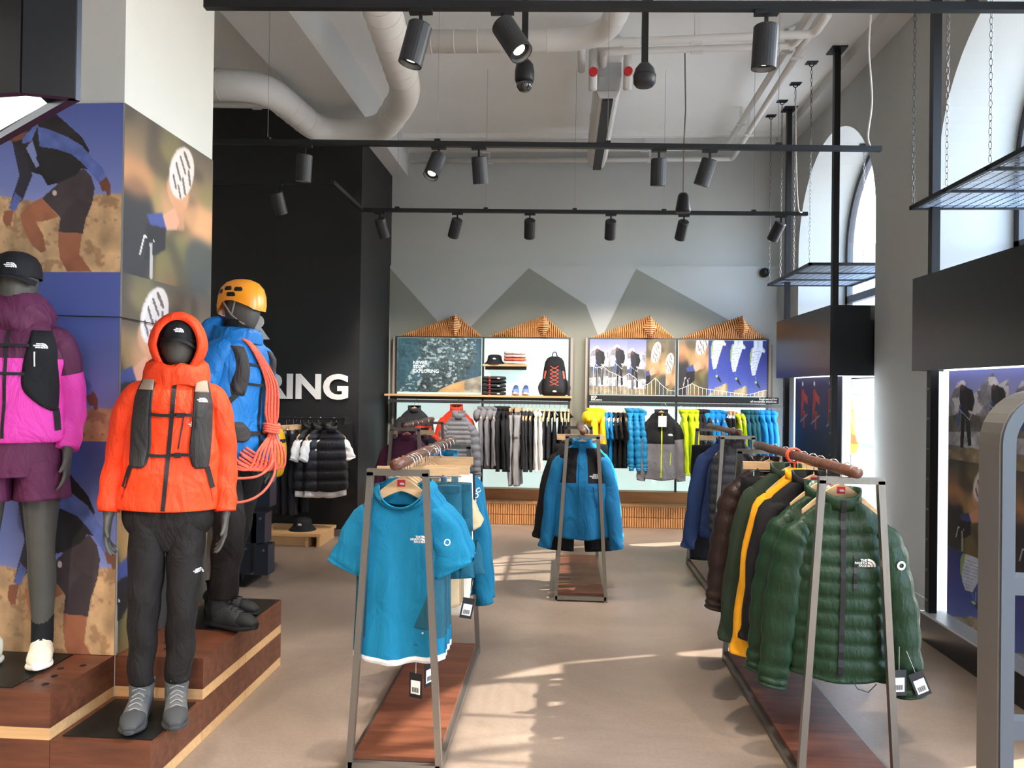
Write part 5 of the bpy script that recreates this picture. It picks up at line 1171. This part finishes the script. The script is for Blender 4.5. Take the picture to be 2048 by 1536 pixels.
# ================================================================== black wall: rail of vests, trousers, low table, hat, boxes, duffel
YV = 7.22; zv = at(640, 838, Y=YV).z
o = thing('hang_rail', 'black hanging rail on the black wall', 'rail', (at(480, 838, Y=YV).x, YV, zv)); wv = at(690, 838, Y=YV).x - o.location.x
MB().box((0, -.01, -.012), (wv, .01, .012)).obj('bar', M_blk, o); MB().box((wv - .03, -.02, -.05), (wv, .25, .02)).obj('arm', M_blk, o); MB().box((0, -.02, -.05), (.03, .25, .02)).obj('arm', M_blk, o)
vm = garment('vest', .6, .19, .21, .22, .07, .08, quilt=.1, fold=.003, collar=.07, seed=81).mesh('vest_body', N['blackp'], True)
um = garment('top', .66, .19, .19, .2, .05, .07, .2, .06, .06, seed=82, collar=0, fold=.01, cuff=1.).mesh('under_tee', C['white'], True)
for u, l, r_ in ((617, 'black quilted vest over a white tee, next to the black trousers', 62), (637, 'black quilted vest over a white tee, in the middle of three', 58), (662, 'black quilted vest over a white tee, last on the black wall rail', 20)):
    x = at(u, 850, Y=YV).x; hanger((x, YV, zv - .06), R(r_), 'wooden hanger of the quilted vest ' + l.split(', ')[1]); o = thing('puffer_vest', l, 'vest', (x, YV, zv - .105), R(r_)); put(vm, 'vest_body', o); t2 = put(um, 'under_tee', o)
for u, w_ in ((573, 'farthest from the vests'), (587, 'middle of three'), (601, 'beside the quilted vests')):
    x = at(u, 850, Y=YV).x; hanger((x, YV, zv - .06), R(75), 'clip hanger of black trousers on the black wall, ' + w_, 'clip hangers on the black wall', clip=True); o = thing('trousers', 'black trousers hanging sideways on the black wall rail, ' + w_, 'trousers', (x, YV, zv - .145), R(75), 'trousers on the black wall'); put(side('pants:black'), 'body', o)
tbx = at(520, 1085, Z=0).x; lt_ = thing('low_table', 'low oak display table in front of the black wall', 'table', (tbx, 6.98, 0)); wt = at(652, 1088, Z=0).x - tbx
MB().box((0, 0, .1), (wt, .5, .13)).obj('top', M_birch, lt_); MB().box((0, .06, .0), (wt - .12, .085, .1)).obj('apron', M_birch, lt_)
for x in (.05, wt - .14, wt - .03): MB().box((x - .015, .02, 0), (x + .015, .48, .1)).obj('leg', M_birch, lt_)
bucket_hat((at(600, 1062, Z=.13).x, 7.18, .13), 'black bucket hat on the low oak table', 1.05)
# rack of navy boxes behind the blue mannequin
M_navy = mat('navy_box', '1B2433', .35, .1); bxY = 5.6
st = thing('box_stand', 'dark steel stand carrying navy display boxes', 'stand', (at(468, 1100, Y=bxY).x, bxY + .1, 0)); MB().box((-.03, -.03, 0), (.03, .03, 1.15)).obj('column', M_blk, st); MB().box((-.2, -.15, 0), (.12, .15, .02)).obj('foot', M_blk, st)
for u, v, l in ((532, 983, 'navy display box below the yellow duffel bag'), (505, 1055, 'navy display box in the middle tier, next to the trousers'), (522, 1055, 'navy display box in the middle tier, outer one'), (493, 1115, 'navy display box in the lowest tier, next to the boots'), (528, 1118, 'navy display box in the lowest tier, outer one')):
    p = at(u, v, Y=bxY - .03 * (v > 1100)); b = thing('display_box', l, 'box', (p.x, p.y, p.z - .11)); MB().box((-.055, -.06, 0), (.055, .07, .225)).obj('box', M_navy, b); MB().box((-.056, -.061, .2), (.056, .071, .23)).obj('lid', M_navy, b); MB().lathe([(.001, 0), (.01, 0), (.01, .004), (.001, .004)], 10).obj('rivet', M_steel, b, False, (.02, -.061, .19)).rotation_euler = (R(90), 0, 0)
    MB().bar((0, .05, .15), (st.location.x - p.x, .13 + (bxY - p.y), .15), .014).obj('bracket', M_blk, b)
db = thing('duffel_bag', 'yellow duffel bag with black straps behind the blue mannequin', 'bag', at(536, 905, Y=5.75)); M_yel = cloth('duffel_yellow', 'D9A015', .5)
mb = MB(); mb.loft(sweep([(0, 0, .2), (0, 0, .17), (.01, 0, 0), (0, 0, -.17), (0, 0, -.2)], [(.05, .05), (.11, .11), (.13, .13), (.11, .11), (.05, .05)], 22, 5, (1, 0, 0), 2.4)); mb.obj('bag_body', M_yel, db, True)
for z in (-.03, .08): MB().lathe([(.132, z), (.136, z), (.136, z + .03), (.132, z + .03)], 28).obj('strap', M_webb, db)
MB().bar((0, .05, .2), (0, .05, .34), .02).obj('hang_loop', M_webb, db)

# ================================================================== mannequins
M_skin = M_mann
def finger(mb, base, d, L, r, curl, side):
    """three bent joints; d = pointing direction, curl bends towards 'side'"""
    p = np.array(base, float); d = np.array(d, float) / np.linalg.norm(d); s_ = np.array(side, float); P = [p - d * .015, p]; a = 0
    for k, f in enumerate((.45, .32, .23)):
        a += curl; dd = d * math.cos(a) + s_ * math.sin(a); p = p + dd * L * f; P.append(p)
    mb.loft(sweep(P, [r, r, r * .95, r * .85, r * .6], 8, 3, (1, .3, 0)))
def hand(mb, w, s_, fwd=(0, -1, 0), k=1.):
    """relaxed hand hanging from the wrist w; s_ = +1 on the +x side; palm faces the thigh"""
    w = np.array(w, float); inn = np.array([-s_, 0, 0.]); f = np.array(fwd, float)
    mb.loft(sweep([w + (0, 0, .03), w, w + np.array([0, 0, -.04]) + f * .006, w + np.array([0, 0, -.095]) + f * .01], [(.021 * k, .028 * k), (.019 * k, .027 * k), (.015 * k, .04 * k), (.012 * k, .04 * k)], 14, 4, (1, 0, 0)))
    for q, (o_, L) in enumerate(((.029, .074), (.01, .082), (-.01, .077), (-.028, .06))): finger(mb, w + np.array([0, 0, -.09]) + f * (o_ + .01), np.array([0, 0, -1]) + f * (.10 - .05 * q), L * k, .0082 * k, .24 + .05 * q, inn)
    finger(mb, w + np.array([0, 0, -.03]) + f * .03, np.array([0, 0, -1.]) + f * .75, .066 * k, .0095 * k, .12, inn)
def mann_body(o, s, legs=True, arm=None, lx=.1, stride=0., lean=0.):
    """featureless egg-headed display figure, one surface, facing -Y"""
    mb = MB(); A = arm or dict(e=(.235, .02, 1.12), w=(.25, -.03, .88))
    def P(l): return [np.array(q) * s for q in l]
    def Q(l): return [(a * s, b * s) for a, b in l]
    mb.loft(sweep(P([(0, .0, 1.745), (0, .0, 1.735), (0, .0, 1.70), (0, -.005, 1.64), (0, -.012, 1.58), (0, -.02, 1.535), (0, -.022, 1.51)]), Q([(.01, .01), (.04, .05), (.068, .09), (.076, .1), (.07, .093), (.05, .07), (.02, .03)]), 24, 6))
    mb.loft(sweep(P([(0, .015, 1.58), (0, .015, 1.5), (0, .01, 1.43)]), Q([(.05, .055), (.052, .056), (.07, .065)]), 18, 5))
    mb.loft(sweep(P([(0, .01, 1.47), (0, .01, 1.42), (0, 0, 1.3), (0, 0, 1.18), (0, 0, 1.05), (0, .005, .95), (0, .005, .86)]), Q([(.05, .05), (.105, .065), (.145, .095), (.15, .095), (.13, .085), (.16, .1), (.14, .09)]), 26, 6))
    for k in (-1, 1):
        e = np.array(A['e']) * (k, 1, 1); w = np.array(A['w']) * (k, 1, 1)
        mb.loft(sweep(P([(k * .08, 0, 1.385), (k * .135, 0, 1.345), (k * .18, .01, 1.24), e, (e + w) / 2, w]), Q([(.035, .04), (.042, .046), (.04, .044), (.036, .038), (.033, .036), (.022, .028)]), 14, 5)); hand(mb, w * s, k, k=s)
        if legs:
            st = stride * k
            mb.loft(sweep(P([(k * .08, 0, .93), (k * lx, 0, .85), (k * lx, -.012 + st * .4, .66), (k * lx, -.012 + st * .7, .5), (k * lx, .01 + st * .85, .34), (k * lx, .02 + st, .1), (k * lx, .02 + st, .04)]), Q([(.07, .08), (.083, .09), (.066, .072), (.052, .058), (.052, .058), (.033, .04), (.035, .042)]), 18, 5))
    b = mb.obj('body', M_mann, o, True)
    md = b.modifiers.new('one_skin', 'REMESH'); md.mode = 'VOXEL'; md.voxel_size = .0055; md.use_smooth_shade = True
    return b
def shell(rows, n=40, p=2.25, fold=.006, seed=0, sub=4):
    """clothing torso from rows (z, half width, half depth, y shift)"""
    Q = catmull(rows, sub); r_ = np.random.RandomState(seed); ph = r_.rand(5) * 6; rings = []
    for z, w, d_, yo in Q:
        x, y = sup(w, d_, n, p); th = np.arctan2(y / d_, x / w)
        k = fold * (np.sin(3 * th + 17 * z + ph[0]) * .5 + np.sin(5 * th - 23 * z + ph[1]) * .4 + np.sin(41 * z + 2 * th + ph[2]) * .35)
        rings.append(np.stack([x * (1 + k / w), y * (1 + k / d_) + yo, np.full(n, z)], 1))
    return rings
def sleeve_rings(pts, rad, seed=0, amp=.0035, n=20):
    return sweep(pts, rad, n, 9, (1, 0, 0), 2.1, lambda i, f, th: amp * (math.sin(2 * th + 15 * f + seed) * .5 + math.sin(34 * f + 2 * math.sin(th + seed) + seed) * .7 * (.35 + f)))
def leg_rings(k, pts, rad, seed=0, amp=.007): return sweep(pts, rad, 22, 9, (1, 0, 0), 2.1, lambda i, f, th: amp * (.4 * math.sin(2 * th + 9 * f + seed) + .6 * math.sin(30 * f + 2 * math.sin(th + k) + seed)) * (.3 + max(0, f - .35) * 1.3))
def trousers(o, s, m_, stride=0., lx=.1, hem=.13, seed=0, wide=1., top=.98):
    mb = MB(); mb.loft(shell([(top * s, .16 * s, .115 * s, 0), (.92 * s, .18 * s, .125 * s, 0), (.85 * s, .182 * s, .122 * s, 0), (.79 * s, .15 * s, .1 * s, 0), (.72 * s, .07 * s, .06 * s, 0)], 36, seed=seed))
    for k in (-1, 1):
        st = stride * k
        mb.loft(leg_rings(k, [np.array(q) * s for q in ((k * lx * .95, 0, .87), (k * lx, .0, .76), (k * lx, -.012 + st * .5, .6), (k * lx, -.016 + st * .7, .48), (k * lx, .005 + st * .85, .32), (k * lx, .02 + st, hem))], [(.088 * s * wide, .115 * s), (.088 * s * wide, .105 * s), (.078 * s * wide, .088 * s), (.071 * s * wide, .08 * s), (.066 * s * wide, .072 * s), (.056 * s * wide, .064 * s)], seed + k))
    t_ = mb.obj('trousers', m_, o, True); return t_, mb
M_jor = cloth('shell_orange', 'FA451A', .6, .6); M_jbl = cloth('shell_blue', '0F6AAE', .55, .6); M_ptk = cloth('trouser_black', '1E1A19', .75, .5); M_pink = cloth('shell_pink', 'DE42A8', .65, .6); M_plum = cloth('shell_plum', '55203F', .65, .5)
M_vestk = cloth('vest_grey', '34312F', .7); M_bootg = mat('boot_grey', '5C5C5C', .8, var=(30, .15), bump=(60, .2)); M_soled = mat('sole_grey', '3C3D3E', .7); M_bootk = mat('boot_black', '2B2C2F', .75, var=(30, .1), bump=(60, .2)); M_solek = mat('sole_black', '121315', .7); M_cream = mat('shoe_cream', 'EADFC4', .75, var=(30, .06)); M_creams = mat('sole_cream', 'F1E9D6', .7)
M_laceg = mat('lace_grey', '8A8783', .8); M_skinlin = cloth('lining_red', 'C93A2A')
# --- orange mannequin with hood, cap and running vest
s = .95
mo = thing('mannequin', 'grey mannequin in a bright orange hooded jacket, black trousers and running vest', 'mannequin', (-1.645, 2.95, .185), R(24)); mo.rotation_euler = (0, R(2.2), R(24))
mann_body(mo, s, True, dict(e=(.215, .02, 1.10), w=(.23, -.03, .875)), .07)
jk = MB(); jk.loft(shell([(.86, .2, .145, 0), (.9, .2, .145, 0), (1.02, .188, .137, 0), (1.15, .176, .13, 0), (1.27, .174, .125, 0), (1.33, .162, .108, 0), (1.37, .135, .092, .005), (1.40, .1, .085, .01), (1.425, .088, .085, .01)], 48, fold=.009, seed=3))
for k in (-1, 1): jk.loft(sleeve_rings([(k * .09, 0, 1.335), (k * .145, 0, 1.31), (k * .182, .01, 1.2), (k * .2, .02, 1.05), (k * .212, -.01, .93), (k * .218, -.03, .845)], [(.045, .055), (.056, .07), (.056, .066), (.052, .06), (.048, .054), (.043, .05)], 4 + k))
jb = jk.bvh(); jo = jk.obj('jacket', M_jor, mo, True)
strip('zip', [(.0, 1.41), (.0, 1.25), (-.006, 1.05), (-.012, .865)], .016, jb, jo, M_zip, off=.005, sub=20); strip('chest_zip', [(.045, 1.255), (.03, 1.11)], .005, jb, jo, M_zip); decal('chest_logo', MINI, .085, 1.2, .02, jb, jo, M_logo)
for k in (-1, 1): strip('pocket_seam', [(k * .15, 1.0), (k * .17, .9)], .004, jb, jo, M_skinlin)
# hood: oval opening facing front
hd = []; n = 32
for y, zc, rx, rz in ((-.088, 1.52, .074, .108), (-.10, 1.52, .082, .122), (-.085, 1.522, .1, .135), (-.03, 1.525, .113, .142), (.04, 1.525, .112, .138), (.1, 1.51, .085, .115), (.13, 1.50, .04, .06)):
    th = np.linspace(0, 2 * math.pi, n, endpoint=False); x = rx * np.cos(th); z = rz * np.sin(th); x = x * (1 - .22 * np.clip(-z / rz, 0, 1)); hd.append(np.stack([x, np.full(n, y) + .03 * np.clip(-z / rz, 0, 1), zc + z], 1))
MB().loft(hd, cap0=False).obj('hood', M_jor, jo, True)
cl_ = []
for z, w, d_, yo in ((1.385, .13, .105, .005), (1.42, .128, .112, .0), (1.455, .118, .112, .0), (1.47, .10, .1, .0), (1.45, .085, .085, .0)):
    x, y = sup(w, d_, 36, 2.1); cl_.append(np.stack([x, y + yo, z - .022 * np.clip(-y / d_, 0, 1) + .006 * np.sin(7 * x / w)], 1))
MB().loft(cl_, cap0=False, cap1=False).obj('collar', M_jor, jo, True)
def cap(o, zc, yo, s_, logo=True):
    e = bpy.data.objects.new('cap', None); link(e, o); e.location = (0, yo, zc)
    mb = MB(); rg = []
    for z, f in ((-.0, 1.), (.03, 1.0), (.06, .93), (.085, .75), (.1, .45), (.106, .05)): x, y = sup(.083 * s_ * f, .108 * s_ * f, 28, 2.05); rg.append(np.stack([x, y, np.full(28, z * s_)], 1))
    mb.loft(rg, cap0=False); mb.obj('crown', C['black'], e, True); vz = MB(); a = np.linspace(-1.2, 1.2, 15); up_ = [(.083 * s_ * math.sin(t_), -.1 * s_ * math.cos(t_), .004 - .02 * abs(math.sin(t_)) ** 2) for t_ in a]; ou = [(.084 * s_ * math.sin(t_), -.1 * s_ * math.cos(t_) - .062 * s_ * math.cos(t_ * .85), -.012 - .028 * abs(math.sin(t_)) ** 2) for t_ in a]
    V_ = up_ + ou + [(x, y, z - .004) for x, y, z in up_ + ou]; q = 15; F_ = [(i, i + 1, q + i + 1, q + i) for i in range(q - 1)] + [(2 * q + i, 3 * q + i, 3 * q + i + 1, 2 * q + i + 1) for i in range(q - 1)] + [(q + i, q + i + 1, 3 * q + i + 1, 3 * q + i) for i in range(q - 1)]
    vz.add(V_, F_).obj('visor', C['black'], e, True)
    if logo: decal('logo', MINI, .006, .028 * s_, .02 * s_, mb.bvh(), e, M_logo, off=.003)
    return e
cap(mo, 1.552, -.008, .9)
tr_, tmb = trousers(mo, s, M_ptk, 0, .075, .15, 5, .9); decal('logo', MINI, .13, .60, .018, tmb.bvh(), tr_, M_logo, off=.004)
for k in (-1, 1): shoe(mo, (k * .07, -.03, 0), M_bootg, M_soled, .3, .1, .05, M_laceg, .045, R(4 * k))
rv = bpy.data.objects.new('running_vest', None); link(rv, mo)
for k in (-1, 1):
    patch('front_panel', [(1.385, k * .07, k * .125), (1.3, k * .075, k * .145), (1.22, k * .075, k * .15), (1.12, k * .07, k * .15), (1.05, k * .08, k * .147), (1.03, k * .1, k * .135)], jb, rv, M_vestk, thick=.014, off=.004)
    patch('shoulder_mesh', [(1.39, k * .078, k * .118), (1.365, k * .076, k * .124), (1.34, k * .076, k * .13)], jb, rv, mat('mesh_beige', 'A08A76', .8), thick=.004, off=.018); strip('side_strap', [(k * .14, 1.04), (k * .165, .95)], .018, jb, rv, M_webb, off=.006); strip('binding', [(k * .08, 1.38), (k * .082, 1.22), (k * .078, 1.1), (k * .1, 1.035)], .006, jb, rv, M_webb, off=.016)
for z in (1.245, 1.085): strip('chest_strap', [(-.09, z), (-.03, z - .004), (.03, z + .002), (.09, z)], .012, jb, rv, M_webb, off=.012, thick=.003); MB().box((-.012, 0, -.01), (.012, .012, .01)).obj('buckle', M_zip, rv, False, project(jb, [(.03, 0, z)], off=.022)[0])
decal('logo', MINI, .11, 1.3, .018, jb, rv, M_logo, off=.022)
# --- blue mannequin with helmet and rope
s = .97
mm = thing('mannequin', 'grey mannequin in a blue shell jacket with an orange helmet and coral rope', 'mannequin', (-1.68, 3.63, .365), R(74)); mm.rotation_euler = (0, R(3.2), R(74))
mann_body(mm, s, True, dict(e=(.245, .03, 1.10), w=(.25, -.04, .86)), .1, .09)
bj = MB(); bj.loft(shell([(.80, .2, .145, 0), (.88, .205, .15, 0), (1.02, .2, .145, 0), (1.15, .2, .142, 0), (1.28, .205, .14, 0), (1.36, .19, .115, 0), (1.41, .14, .095, .005), (1.44, .10, .088, .01)], 48, fold=.009, seed=8))
for k in (-1, 1): bj.loft(sleeve_rings([(k * .10, 0, 1.37), (k * .16, 0, 1.34), (k * .205, .01, 1.22), (k * .224, .025, 1.07), (k * .235, -.01, .95), (k * .24, -.035, .85)], [(.045, .06), (.062, .08), (.062, .075), (.058, .068), (.054, .06), (.05, .055)], 9 + k))
bb = bj.bvh(); bo_ = bj.obj('jacket', M_jbl, mm, True); strip('zip', [(0, 1.42), (0, 1.2), (0, .82)], .014, bb, bo_, M_zip, off=.005, sub=20)
MB().loft([np.stack([*(lambda q: (q[0], q[1] + yo, z + .02 * np.clip(q[1] / d_, 0, 1)))(sup(w, d_, 36, 2.1))], 1) for z, w, d_, yo in ((1.40, .14, .11, .01), (1.45, .13, .115, .015), (1.475, .115, .11, .02), (1.46, .09, .085, .02))], cap0=False, cap1=False).obj('collar', M_jbl, bo_, True)
MB().loft(sweep([(0, .08, 1.36), (0, .12, 1.42), (0, .12, 1.49), (0, .085, 1.53)], [(.1, .03), (.13, .06), (.125, .06), (.06, .02)], 24, 5, (1, 0, 0))).obj('hood', M_jbl, bo_, True)
MB().loft(sweep([(0, .012, 1.43), (0, .01, 1.48), (0, .008, 1.52)], [(.078, .08), (.072, .076), (.07, .074)], 24, 6, (1, 0, 0), 2, lambda i, f, th: .005 * abs(math.sin(f * 12)))).obj('neck_gaiter', C['black'], mm, True)
tr_, tmb = trousers(mm, s, M_ptk, .09, .1, .14, 12, 1.05)
for k in (-1, 1): 
    e = shoe(mm, (k * .1, .02 + .09 * k * s - .04, 0), M_bootk, M_solek, .31, .105, .052, M_webb, .08, R(5 * k)); MB().add([(a * .018 + .0, -.125, .045 + b * .018) for a, b in MINI[0]], MINI[1]).obj('toe_logo', M_logo, e)
pk = bpy.data.objects.new('pack_harness', None); link(pk, mm)
for k in (-1, 1): patch('shoulder_pad', [(1.375, k * .09, k * .15), (1.28, k * .085, k * .15), (1.18, k * .09, k * .155), (1.13, k * .1, k * .15)], bb, pk, M_vestk, thick=.018); patch('hip_fin', [(1.0, k * .1, k * .19), (.96, k * .06, k * .198), (.92, k * .07, k * .195), (.9, k * .1, k * .18)], bb, pk, M_vestk, thick=.016); strip('pad_strap', [(k * .13, 1.14), (k * .19, 1.07)], .02, bb, pk, M_webb, off=.008)
for z in (1.29, 1.19): strip('chest_strap', [(-.1, z), (0, z - .004), (.1, z)], .012, bb, pk, M_webb, off=.012)
strip('hip_belt', [(-.1, .945), (0, .945), (.1, .945)], .022, bb, pk, M_webb, off=.01)
MB().loft(shell([(.98, .15, .06, .2), (1.1, .165, .075, .21), (1.3, .16, .075, .21), (1.42, .13, .05, .19)], 30, 2.8, .004)).obj('pack', C['charcoal'], pk, True)
he = bpy.data.objects.new('climbing_helmet', None); link(he, mm); he.location = (0, .0, 1.615); hm = MB(); hr = []
for z, f, zb in ((-.025, 1.0, 1), (.0, 1.03, .7), (.035, 1.0, .2), (.07, .9, 0), (.1, .68, 0), (.115, .4, 0), (.121, .05, 0)): x, y = sup(.098 * f, .128 * f, 36, 2.1); hr.append(np.stack([x, y, z + zb * (.022 * np.cos(np.pi * y / .128 * .8) - .02 * (y > .06) - .006 * (y < -.1))], 1))
M_helm = mat('helmet_orange', 'F79A15', .35, coat=.3); hm.loft(hr, cap0=False); hm.obj('helmet_shell', M_helm, he, True); hv = hm.bvh()
for k in (-1, 1):
    dk = (-k, 0, 0)
    for y0, z0, ln in ((-.045, .052, .04), (.015, .058, .045), (.065, .045, .03), (-.01, .025, .05)): patch('vent', [(z0 + .013, y0 - ln * .35, y0 + ln * .4), (z0, y0 - ln * .55, y0 + ln * .5), (z0 - .010, y0 - ln * .5, y0 + ln * .35)], hv, he, M_zip, d=dk, off=.0015, thick=0., right=(0, 1, 0), n=5)
    MB().tube([(k * .085, -.03, .0), (k * .072, .0, -.075), (k * .05, -.05, -.115), (0, -.075, -.128)], .0045, 6).obj('chin_strap', mat('strap_grey', '8F8B86', .7), he); MB().tube([(k * .082, .055, -.0), (k * .072, .0, -.075)], .0045, 6).obj('rear_strap', MATS['strap_grey'], he)
rp = bpy.data.objects.new('rope', None); link(rp, mm); M_rope = mat('rope_coral', 'F2694F', .75, bump=(160, .5))
for q in range(9):
    f = (q - 4) / 4; kx = .02 + f * .035
    MB().tube(catmull([(-.12 + .012 * q, .135, 1.18), (-.13 + .008 * q, .10, 1.34), (-.1 + .006 * q, .03, 1.43), (-.06 + kx * .4, -.10, 1.40), (kx * .8 + .02, -.165 - .008 * (q % 3), 1.22), (kx + .03, -.172 - .01 * (q % 3), 1.05), (.05 + kx * .5, -.18 - .008 * (q % 2), .95), (.02 + kx * 2 - .04, -.19 - .006 * q, .86), (-.06 + kx * 2.6, -.18 - .006 * q, .76 + .012 * abs(f)), (-.16 + kx, -.14 - .01 * (q % 3), .78 + .012 * q)], 7), .0065, 7).obj('rope_strand', M_rope, rp, True)
for q in range(4): MB().tube([(.05 + .045 * math.cos(a), -.185 + .032 * math.sin(a), .955 + .012 * q + .004 * math.cos(2 * a)) for a in np.linspace(0, 2 * math.pi, 18, endpoint=False)], .0068, 7, closed=True).obj('rope_wrap', M_rope, rp, True)
MB().tube(catmull([(.05, -.2, .9), (.02, -.24, .75), (-.1, -.25, .65), (-.22, -.2, .62), (-.29, -.08, .66)], 8), .0065, 7).obj('rope_tail', M_rope, rp, True); MB().tube(catmull([(.03, -.2, .9), (.0, -.235, .8), (-.1, -.235, .74), (-.2, -.17, .73)], 8), .0065, 7).obj('rope_tail', M_rope, rp, True)
# --- pink mannequin with cap, shorts and running vest
s = .985
mp_ = thing('mannequin', 'grey mannequin in a pink and plum jacket with plum shorts and a black cap', 'mannequin', (-2.275, 2.945, .365), R(22))
mann_body(mp_, s, True, dict(e=(.203, .03, 1.13), w=(.208, -.055, .91)), .1, .03)
pj = MB(); SH = [(.94, .195, .14, 0), (.97, .205, .15, 0), (1.08, .19, .14, 0), (1.2, .19, .135, 0), (1.24, .19, .134, 0), (1.3, .195, .13, 0), (1.38, .18, .11, 0), (1.43, .13, .09, .005), (1.46, .095, .085, .01)]
rgs = shell(SH, 48, fold=.009, seed=15); pj.loft(rgs, fn=lambda i, j: 1 if rgs[i][0][2] > 1.275 else 0)
for k in (-1, 1):
    sr = sleeve_rings([(k * .10, 0, 1.385), (k * .155, 0, 1.355), (k * .185, .015, 1.24), (k * .2, .03, 1.11), (k * .205, -.01, 1.0), (k * .205, -.05, .91)], [(.045, .06), (.058, .074), (.058, .07), (.054, .062), (.05, .056), (.045, .05)], 16 + k); pj.loft(sr, fn=lambda i, j: 1 if i < 19 else 0)
pb = pj.bvh(); po = pj.obj('jacket', [M_pink, M_plum], mp_, True); strip('zip', [(0, 1.45), (.0, 1.25), (-.004, .96)], .012, pb, po, M_zip, off=.005, sub=20)
MB().loft(sweep([(0, .02, 1.40), (0, .015, 1.45), (0, .02, 1.49), (0, .04, 1.51)], [(.13, .115), (.14, .13), (.128, .122), (.09, .09)], 30, 6, (1, 0, 0), 2, lambda i, f, th: .006 * math.sin(5 * th + 12 * f))).obj('hood', M_plum, po, True)
so2 = MB(); so2.loft(shell([(.99, .165, .12, 0), (.92, .185, .13, 0), (.84, .192, .132, 0), (.8, .19, .13, 0)], 36, seed=4))
for k in (-1, 1): so2.loft(sweep([(k * .095, 0, .86), (k * .1, 0, .8), (k * .103, 0, .70)], [(.095, .12), (.098, .118), (.105, .118)], 24, 6, (1, 0, 0), 2.1, lambda i, f, th: .006 * f * math.sin(4 * th + k)))
so2.obj('shorts', M_plum, mp_, True); cap(mp_, 1.62, -.005, 1.05)
for k in (-1, 1): shoe(mp_, (k * .1, .0 + .03 * k, 0), M_cream, M_creams, .28, .1, .05, M_creams, 0, R(10 * k)); MB().loft(sweep([(k * .1 * s, (.02 + .03 * k) * s, .07), (k * .1 * s, (.02 + .03 * k) * s, .19)], [(.041, .049), (.041, .048)], 18, 5)).obj('sock', C['black'], mp_, True)
rv = bpy.data.objects.new('running_vest', None); link(rv, mp_)
for k in (-1, 1): patch('front_panel', [(1.40, k * .08, k * .145), (1.33, k * .07, k * .165), (1.24, k * .055, k * .17), (1.16, k * .06, k * .172), (1.1, k * .11, k * .172), (1.07, k * .15, k * .17)], pb, rv, C['black'], thick=.016); strip('side_strap', [(k * .165, 1.08), (k * .18, .99)], .018, pb, rv, M_webb, off=.006)
for z in (1.335, 1.22): strip('chest_strap', [(-.08, z), (0, z), (.08, z)], .012, pb, rv, M_webb, off=.012, thick=.003)
decal('logo', MINI, .12, 1.325, .022, pb, rv, M_logo, off=.024); MB().tube([tuple(project(pb, [(.1, 0, z)], off=.026)[0]) for z in (1.31, 1.29, 1.27, 1.25)], .003, 6).obj('whistle_cord', M_logo, rv)
# thin security cable strung past the mannequins along the column
tag(MB().tube([(-2.9, CY - .03, 2.0), (-2.2, CY - .03, 1.845), (CX + .02, CY - .03, 1.84), (CX + .03, 3.5, 1.83), (CX + .03, 3.95, 1.83)], .0025, 6).obj('security_cable', M_zip), 'thin black cable strung around the poster column behind the mannequins', 'cable')
